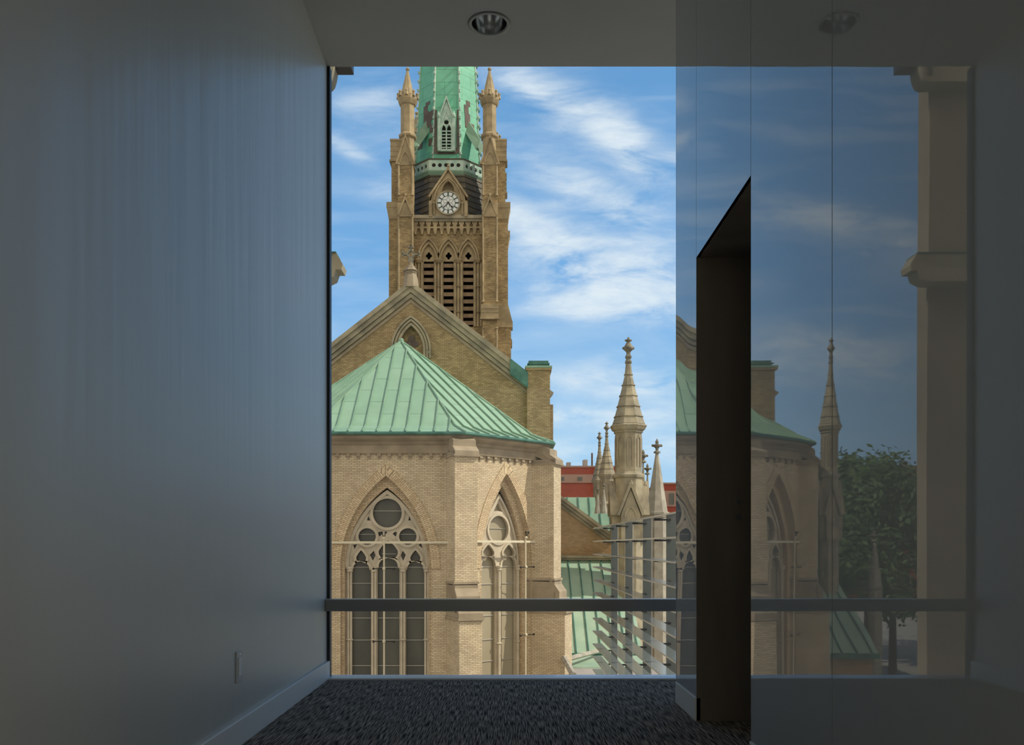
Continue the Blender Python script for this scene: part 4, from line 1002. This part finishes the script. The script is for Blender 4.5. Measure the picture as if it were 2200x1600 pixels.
# ================================================================== LOW SIDE CHAPELS (right, and its mirrored twin on the left)
def chapel(sg, label):
    Y0 = 50.0; z = lambda y: zat(y, Y0); px = lambda p: xat(p, Y0)
    def X(p): return AX+sg*(px(p)-AX)
    fr = frame(0, Y0, 1, 0)
    t = thing('side_chapel', label, 'church', (X(1260), Y0, GZ))
    poly = [(X(1180), GZ), (X(1322), GZ), (X(1322), z(1152)), (X(1195), z(1060)), (X(1180), z(1060))]
    MB().prism(fr, poly, 0, -.5).build('gable_wall', 'brick_low', t)
    w = MB(); path = [(X(1190), z(1054)), (X(1324), z(1153))]
    if sg < 0: path = [path[1], path[0]]
    w.sweep(fr, path, -.16, .0, -.5, .40); w.sweep(fr, path, -.34, -.16, -.4, .26); w.sweep(fr, path, -.50, -.36, -.3, .12); w.build('coping', 'stone_grey', t)
    w = MB(); a, b = sorted((X(1190), X(1330))); w.fbox(fr, a, b, z(1198), z(1193), 0, .35); w.fbox(fr, a, b, z(1203), z(1198), 0, .22); w.build('string_course', 'stone_grey', t)
    # lean-to copper roof sloping towards the viewer
    zt, zb_ = z(1201), zat(1402, 44.0); a, b = sorted((X(1185), X(1345)))
    w = MB(); w.hexa([Vector((a, 44, zb_-.12)), Vector((b, 44, zb_-.12)), Vector((b, Y0-.01, zt-.12)), Vector((a, Y0-.01, zt-.12)), Vector((a, 44, zb_)), Vector((b, 44, zb_)), Vector((b, Y0-.01, zt)), Vector((a, Y0-.01, zt))])
    r = w.build('lean_to_roof', 'copper_light', t)
    nrm = Vector((0, -(zt-zb_), 6)).normalized()
    w = MB(); x = a+.3
    while x < b:
        p, q = Vector((x, 44, zb_)), Vector((x, Y0, zt)); s = Vector((.025, 0, 0)); u = nrm*.07; w.hexa([p-s, p+s, q+s, q-s, p-s+u, p+s+u, q+s+u, q-s+u]); x += .60
    w.build('seam_row', 'copper_dark', r)
    w = MB(); w.box(a, b, 43.7, 44.1, zb_-.25, zb_-.02); w.build('gutter', 'copper_dark', r)
    MB().box(a+.2, b-.2, 44.15, 49.9, GZ, zb_-.2).build('wall', 'brick_low', t)
    # copper roofs behind
    w = MB(); a, b = sorted((X(1222)*1.0, X(1283)));
    Y1 = 62; s1 = Y1/Y0; a1, b1 = sorted((AX+sg*(xat(1215, Y1)-AX), AX+sg*(xat(1282, Y1)-AX)))
    w.hexa([Vector((a1, Y1, zat(1112, Y1))), Vector((b1, Y1, zat(1112, Y1))), Vector((b1, Y1+3, zat(1112, Y1))), Vector((a1, Y1+3, zat(1112, Y1))), Vector((a1, Y1+1.2, zat(1068, Y1+1.2))), Vector((b1, Y1+1.2, zat(1068, Y1+1.2))), Vector((b1, Y1+1.8, zat(1068, Y1+1.2))), Vector((a1, Y1+1.8, zat(1068, Y1+1.2)))])
    r2_ = w.build('upper_roof', 'copper_plain', t); w = MB(); x = a1+.2
    while x < b1:
        p, q = Vector((x, Y1, zat(1112, Y1))), Vector((x, Y1+1.2, zat(1068, Y1+1.2))); s = Vector((.03, 0, 0)); u = Vector((0, -.08, .03)); w.hexa([p-s, p+s, q+s, q-s, p-s+u, p+s+u, q+s+u, q-s+u]); x += .75
    w.build('seam_row', 'copper_dark', r2_)
    Y2 = 51.2; a2, b2 = sorted((AX+sg*(xat(1262, Y2)-AX), AX+sg*(xat(1330, Y2)-AX)))
    w = MB(); w.hexa([Vector((a2, Y2, zat(1140, Y2))), Vector((b2, Y2, zat(1140, Y2))), Vector((b2, Y2+2, zat(1140, Y2))), Vector((a2, Y2+2, zat(1140, Y2))), Vector((a2, Y2+.9, zat(1103, Y2+.9))), Vector((b2, Y2+.9, zat(1103, Y2+.9))), Vector((b2, Y2+1.2, zat(1103, Y2+.9))), Vector((a2, Y2+1.2, zat(1103, Y2+.9)))])
    r3_ = w.build('upper_roof', 'copper_plain', t); w = MB(); x = a2+.2
    while x < b2:
        p, q = Vector((x, Y2, zat(1140, Y2))), Vector((x, Y2+.9, zat(1103, Y2+.9))); s = Vector((.025, 0, 0)); u = Vector((0, -.07, .03)); w.hexa([p-s, p+s, q+s, q-s, p-s+u, p+s+u, q+s+u, q-s+u]); x += .6
    w.build('seam_row', 'copper_dark', r3_)
chapel(1, 'low brown brick side chapel with green lean-to roof right of the apse')
chapel(-1, 'low brick side chapel left of the apse, seen only mirrored in the glossy wall')

# transept wall seen through the glass screen
tr_ = thing('church_transept', 'sunlit pale stone transept wall behind the glass louvre screen', 'church', (xat(1420, 53), 53, GZ))
Yt = 53.0; zt_ = lambda y: zat(y, Yt); frx = frame(0, Yt, 1, 0)
w = MB(); hs = [opening(.35, .7, zt_(1330), zt_(1175), xat(p, Yt), 8) for p in (1405, 1445, 1490)]
w.plate(frx, [(xat(1362, Yt), GZ), (xat(1700, Yt), GZ), (xat(1700, Yt), zt_(1125)), (xat(1362, Yt), zt_(1125))], hs, 0, -.6); w.build('wall', 'brick_low', tr_)
w = MB()
for p in (1370, 1425, 1467): w.fbox(frx, xat(p-4, Yt), xat(p+4, Yt), GZ, zt_(1128), 0, .5)
for p in (1405, 1445, 1490): w.sweep(frx, arch(.38, .75, 10, xat(p, Yt), zt_(1175)), 0, .14, -.1, .1)
w.fbox(frx, xat(1360, Yt), xat(1700, Yt), zt_(1128), zt_(1118), -.5, .5); w.build('stone_dressing', 'stone_white', tr_)
w = MB(); w.fbox(frx, xat(1364, Yt), xat(1600, Yt), zt_(1330), zt_(1150), -.35, -.4); w.build('glazing', 'glazing_dark', tr_)
w = MB(); w.box(xat(1362, Yt), xat(1700, Yt), Yt+.1, Yt+8, zt_(1128), zt_(1120)); w.build('roof', 'slate', tr_)

# small flat-roofed lobby with a sloped coping at the foot of the apse
lb = thing('entrance_lobby', 'small grey flat-roofed lobby with green copper edge below the lean-to roof', 'lobby', (4.2, 38, GZ))
zL = zat(1440, 40.0)
MB().box(2.9, 6.6, 36.0, 40.0, GZ, zL).build('wall', 'stone_light', lb)
MB().box(2.8, 6.7, 35.9, 40.1, zL, zL+.08).build('flat_roof', 'flatroof', lb)
w = MB(); w.hexa([Vector((2.8, 40.1, zL)), Vector((6.7, 40.1, zL)), Vector((6.7, 43.6, zL)), Vector((2.8, 43.6, zL)), Vector((2.8, 40.15, zL+.15)), Vector((6.7, 40.15, zL+.15)), Vector((6.7, 43.6, zat(1408, 43.6))), Vector((2.8, 43.6, zat(1408, 43.6)))])
w.build('copper_roof', 'copper_light', lb)
w = MB(); w.tube((2.45, 38.6, zat(1412, 38.6)), (2.62, 35.2, zat(1450, 35.2)), .13, 6); w.tube((2.4, 38.5, zat(1418, 38.5)), (4.6, 43.5, zat(1396, 43.5)), .11, 6); w.build('coping', 'stone_white', lb)

# ================================================================== DISTANT RED BUILDINGS
def redb(label, x0, x1, Y, ytop, bands):
    t = thing('apartment_block', label, 'building', (xat((x0+x1)/2, Y), Y, GZ)); z = lambda y: zat(y, Y)
    a, b = xat(x0, Y), xat(x1, Y)
    MB().box(a, b, Y, Y+18, GZ, z(ytop)).build('wall', 'redbrick', t)
    for y0, y1 in bands:
        w = MB(); w.box(a-.1, b+.1, Y-.25, Y, z(y1), z(y0)); bn = w.build('window_band', 'taupe', t)
        w = MB(); x = a+1
        while x < b-1: w.box(x, x+.9, Y-.32, Y-.25, z(y1)+.4, z(y0)-.5); x += 3.4
        w.build('window', 'glazing_dark', bn)
    w = MB()
    for f, h in ((.2, .9), (.45, 1.4), (.75, 1.0)): x = a+(b-a)*f; w.box(x, x+.8, Y+2, Y+4, z(ytop), z(ytop)+h)
    w.build('roof_plant', 'flatroof', t)
    w = MB(); w.box(a-.2, b+.2, Y-.2, Y+18, z(ytop)-.25, z(ytop)+.05); w.build('parapet', 'taupe', t)
    return t
redb('distant red brick block between the apse and the far turrets', 1190, 1335, 170, 1001, [(1019, 1037)])
redb('distant red brick block with rooftop plant at the right edge of the view', 1425, 1700, 165, 1037, [(1054, 1088)])
zr_ = zat(1001, 170)
ms = tag(MB().tube((xat(1272, 174), 174, zr_), (xat(1272, 174), 174, zat(973, 174)), .18, 8).build('antenna_mast', 'slab'), 'thin grey antenna mast standing on the distant red block', 'mast')
redb('distant red block beyond the trees, seen only mirrored in the glossy wall', 1087-1500, 1087-640, 150, 1000, [(1020, 1040)])

# ================================================================== GLASS LOUVRE SCREEN
scn = thing('louvre_screen', 'outdoor glass louvre screen of stacked blades on grey upright fins', 'sunshade', (3.1, 22, GZ))
XS, XI = 2.72, 3.0; ZE, ZN = 28.5, 6.2; z0 = zat(1135, ZE)
fy = [27.0, 23.8, 20.75, 17.72, 14.7, 11.7, 8.7]
for y in fy: MB().box(3.13, 3.31, y-.03, y+.03, GZ, z0+.05).build('fin', 'fin_glass', scn)
for i in range(14):
    z = z0-.402*i
    MB().box(XS, XI, ZN, ZE, z-.014, z+.014).build('blade', 'shelf_glass', scn)
bk = None
for y in fy[:6]:
    for i in range(13):
        if bk is None: bk = MB().box(0, .32, -.05, .05, -.035, .0).build('bracket', 'black', scn); b_ = bk; base = -Vector(scn.location)
        else: b_ = bk.copy(); C.objects.link(b_); b_.parent = scn
        b_.location = Vector((2.88, y-.08, z0-.402*i-.014))
for y in fy: MB().tube((3.33, y-.02, GZ), (3.33, y-.02, z0+.05), .007, 8).build('support_post', 'rail_top', scn)

# ================================================================== NEIGHBOURING STONE BUILDING AT THE LEFT EDGE
ns = thing('stone_building', 'corner of a neighbouring stone building with moulded cornices at the left window edge', 'building', (-2.2, 6.3, GZ))
MB().box(-4.4, -1.28, 6.24, 6.40, GZ, 5.6).build('wall', 'stone', ns)
Yc_ = 6.2
def corn(ytab, name):
    pts = [(xat(x, Yc_), zat(y, Yc_)) for x, y in ytab]; pts = pts+[(-2.6, pts[-1][1]), (-2.6, pts[0][1])]
    fr = frame(0, Yc_, 1, 0)
    w = MB(); w.prism(fr, pts, .10, -.05); return w.build(name, 'stone_grey', ns)
corn([(728, 553), (742, 577), (739, 588), (727, 588), (722, 603), (712, 608), (704, 612)], 'cornice')
MB().box(-2.6, xat(728, Yc_), Yc_-.11, Yc_+.06, zat(553, Yc_), zat(551, Yc_)).build('lead_capping', 'copper_dark', ns)
corn([(726, 120), (724, 150), (721, 168), (717, 182), (712, 188), (705, 191)], 'upper_cornice')
MB().box(-2.6, xat(758, Yc_), Yc_-.06, Yc_+.04, zat(154.5, Yc_), zat(130, Yc_)).build('gutter_box', 'black', ns)
MB().box(xat(704, Yc_), xat(708, Yc_), Yc_-.12, Yc_-.10, zat(178, Yc_), zat(140, Yc_)).build('down_strap', 'black', ns)

# ================================================================== TREES (mirrored in the glossy wall)
def tree_mesh():
    t = thing('leafy_tree', 'dark green leafy tree left of the church, seen only mirrored in the glossy wall', 'tree', (0,0,0), 'trees beyond the church')
    w = MB(); w.tube((0,0,0), (0,0,7), .35, 8, .2)
    for i in range(7): a = i*.9; w.tube((0,0,4+i*.5), (2.6*math.cos(a), 2.6*math.sin(a), 8+i*.9), .12, 6, .04)
    w.build('trunk', 'bark', t)
    w = MB(); cl = [(random.uniform(-3.4, 3.4), random.uniform(-3.4, 3.4), random.uniform(5.5, 14.5), random.uniform(.6, 1.7)) for _ in range(60)]
    for cx, cy, cz, r in cl:
        k = 1-max(0, (cz-10)/9); cx *= k; cy *= k
        for _ in range(110):
            v = Vector((random.gauss(0,1), random.gauss(0,1), random.gauss(0,1))).normalized()*r*random.uniform(.4, 1.25)
            p = Vector((cx, cy, cz))+v; a = Vector((random.gauss(0,1), random.gauss(0,1), random.gauss(0,1))).normalized(); b = a.orthogonal().normalized()
            s = random.uniform(.16, .30); w.add([p-a*s, p-b*s*.5, p+a*s, p+b*s*.5], [(0,1,2,3)])
    w.build('crown', 'leaf', t); return t
tm = tree_mesh(); tm.location = (-24.6, 62, GZ)
for i, (x, y, s) in enumerate(((-34, 68, 1.15), (-28.5, 76, 1.15), (-36, 56, 1.0), (-26.5, 50.5, .78), (-45, 70, 1.25), (-32, 90, 1.2), (-49, 58, 1.1))):
    c = copy_tree(tm); c.location = (x, y, GZ); c.scale = (s, s, s); c.rotation_euler = (0, 0, i*1.1)

# repeats share a group
GROUPS = {'stone_turret': 'stone turrets of the church', 'spirelet': 'small stone spirelets', 'lighting_rail': 'lighting rails across the apse windows',
          'side_chapel': 'low side chapels beside the apse', 'apartment_block': 'distant red brick blocks'}
for o in bpy.data.objects:
    k = o.name.split('.')[0]
    if o.parent is None and k in GROUPS: o['group'] = GROUPS[k]
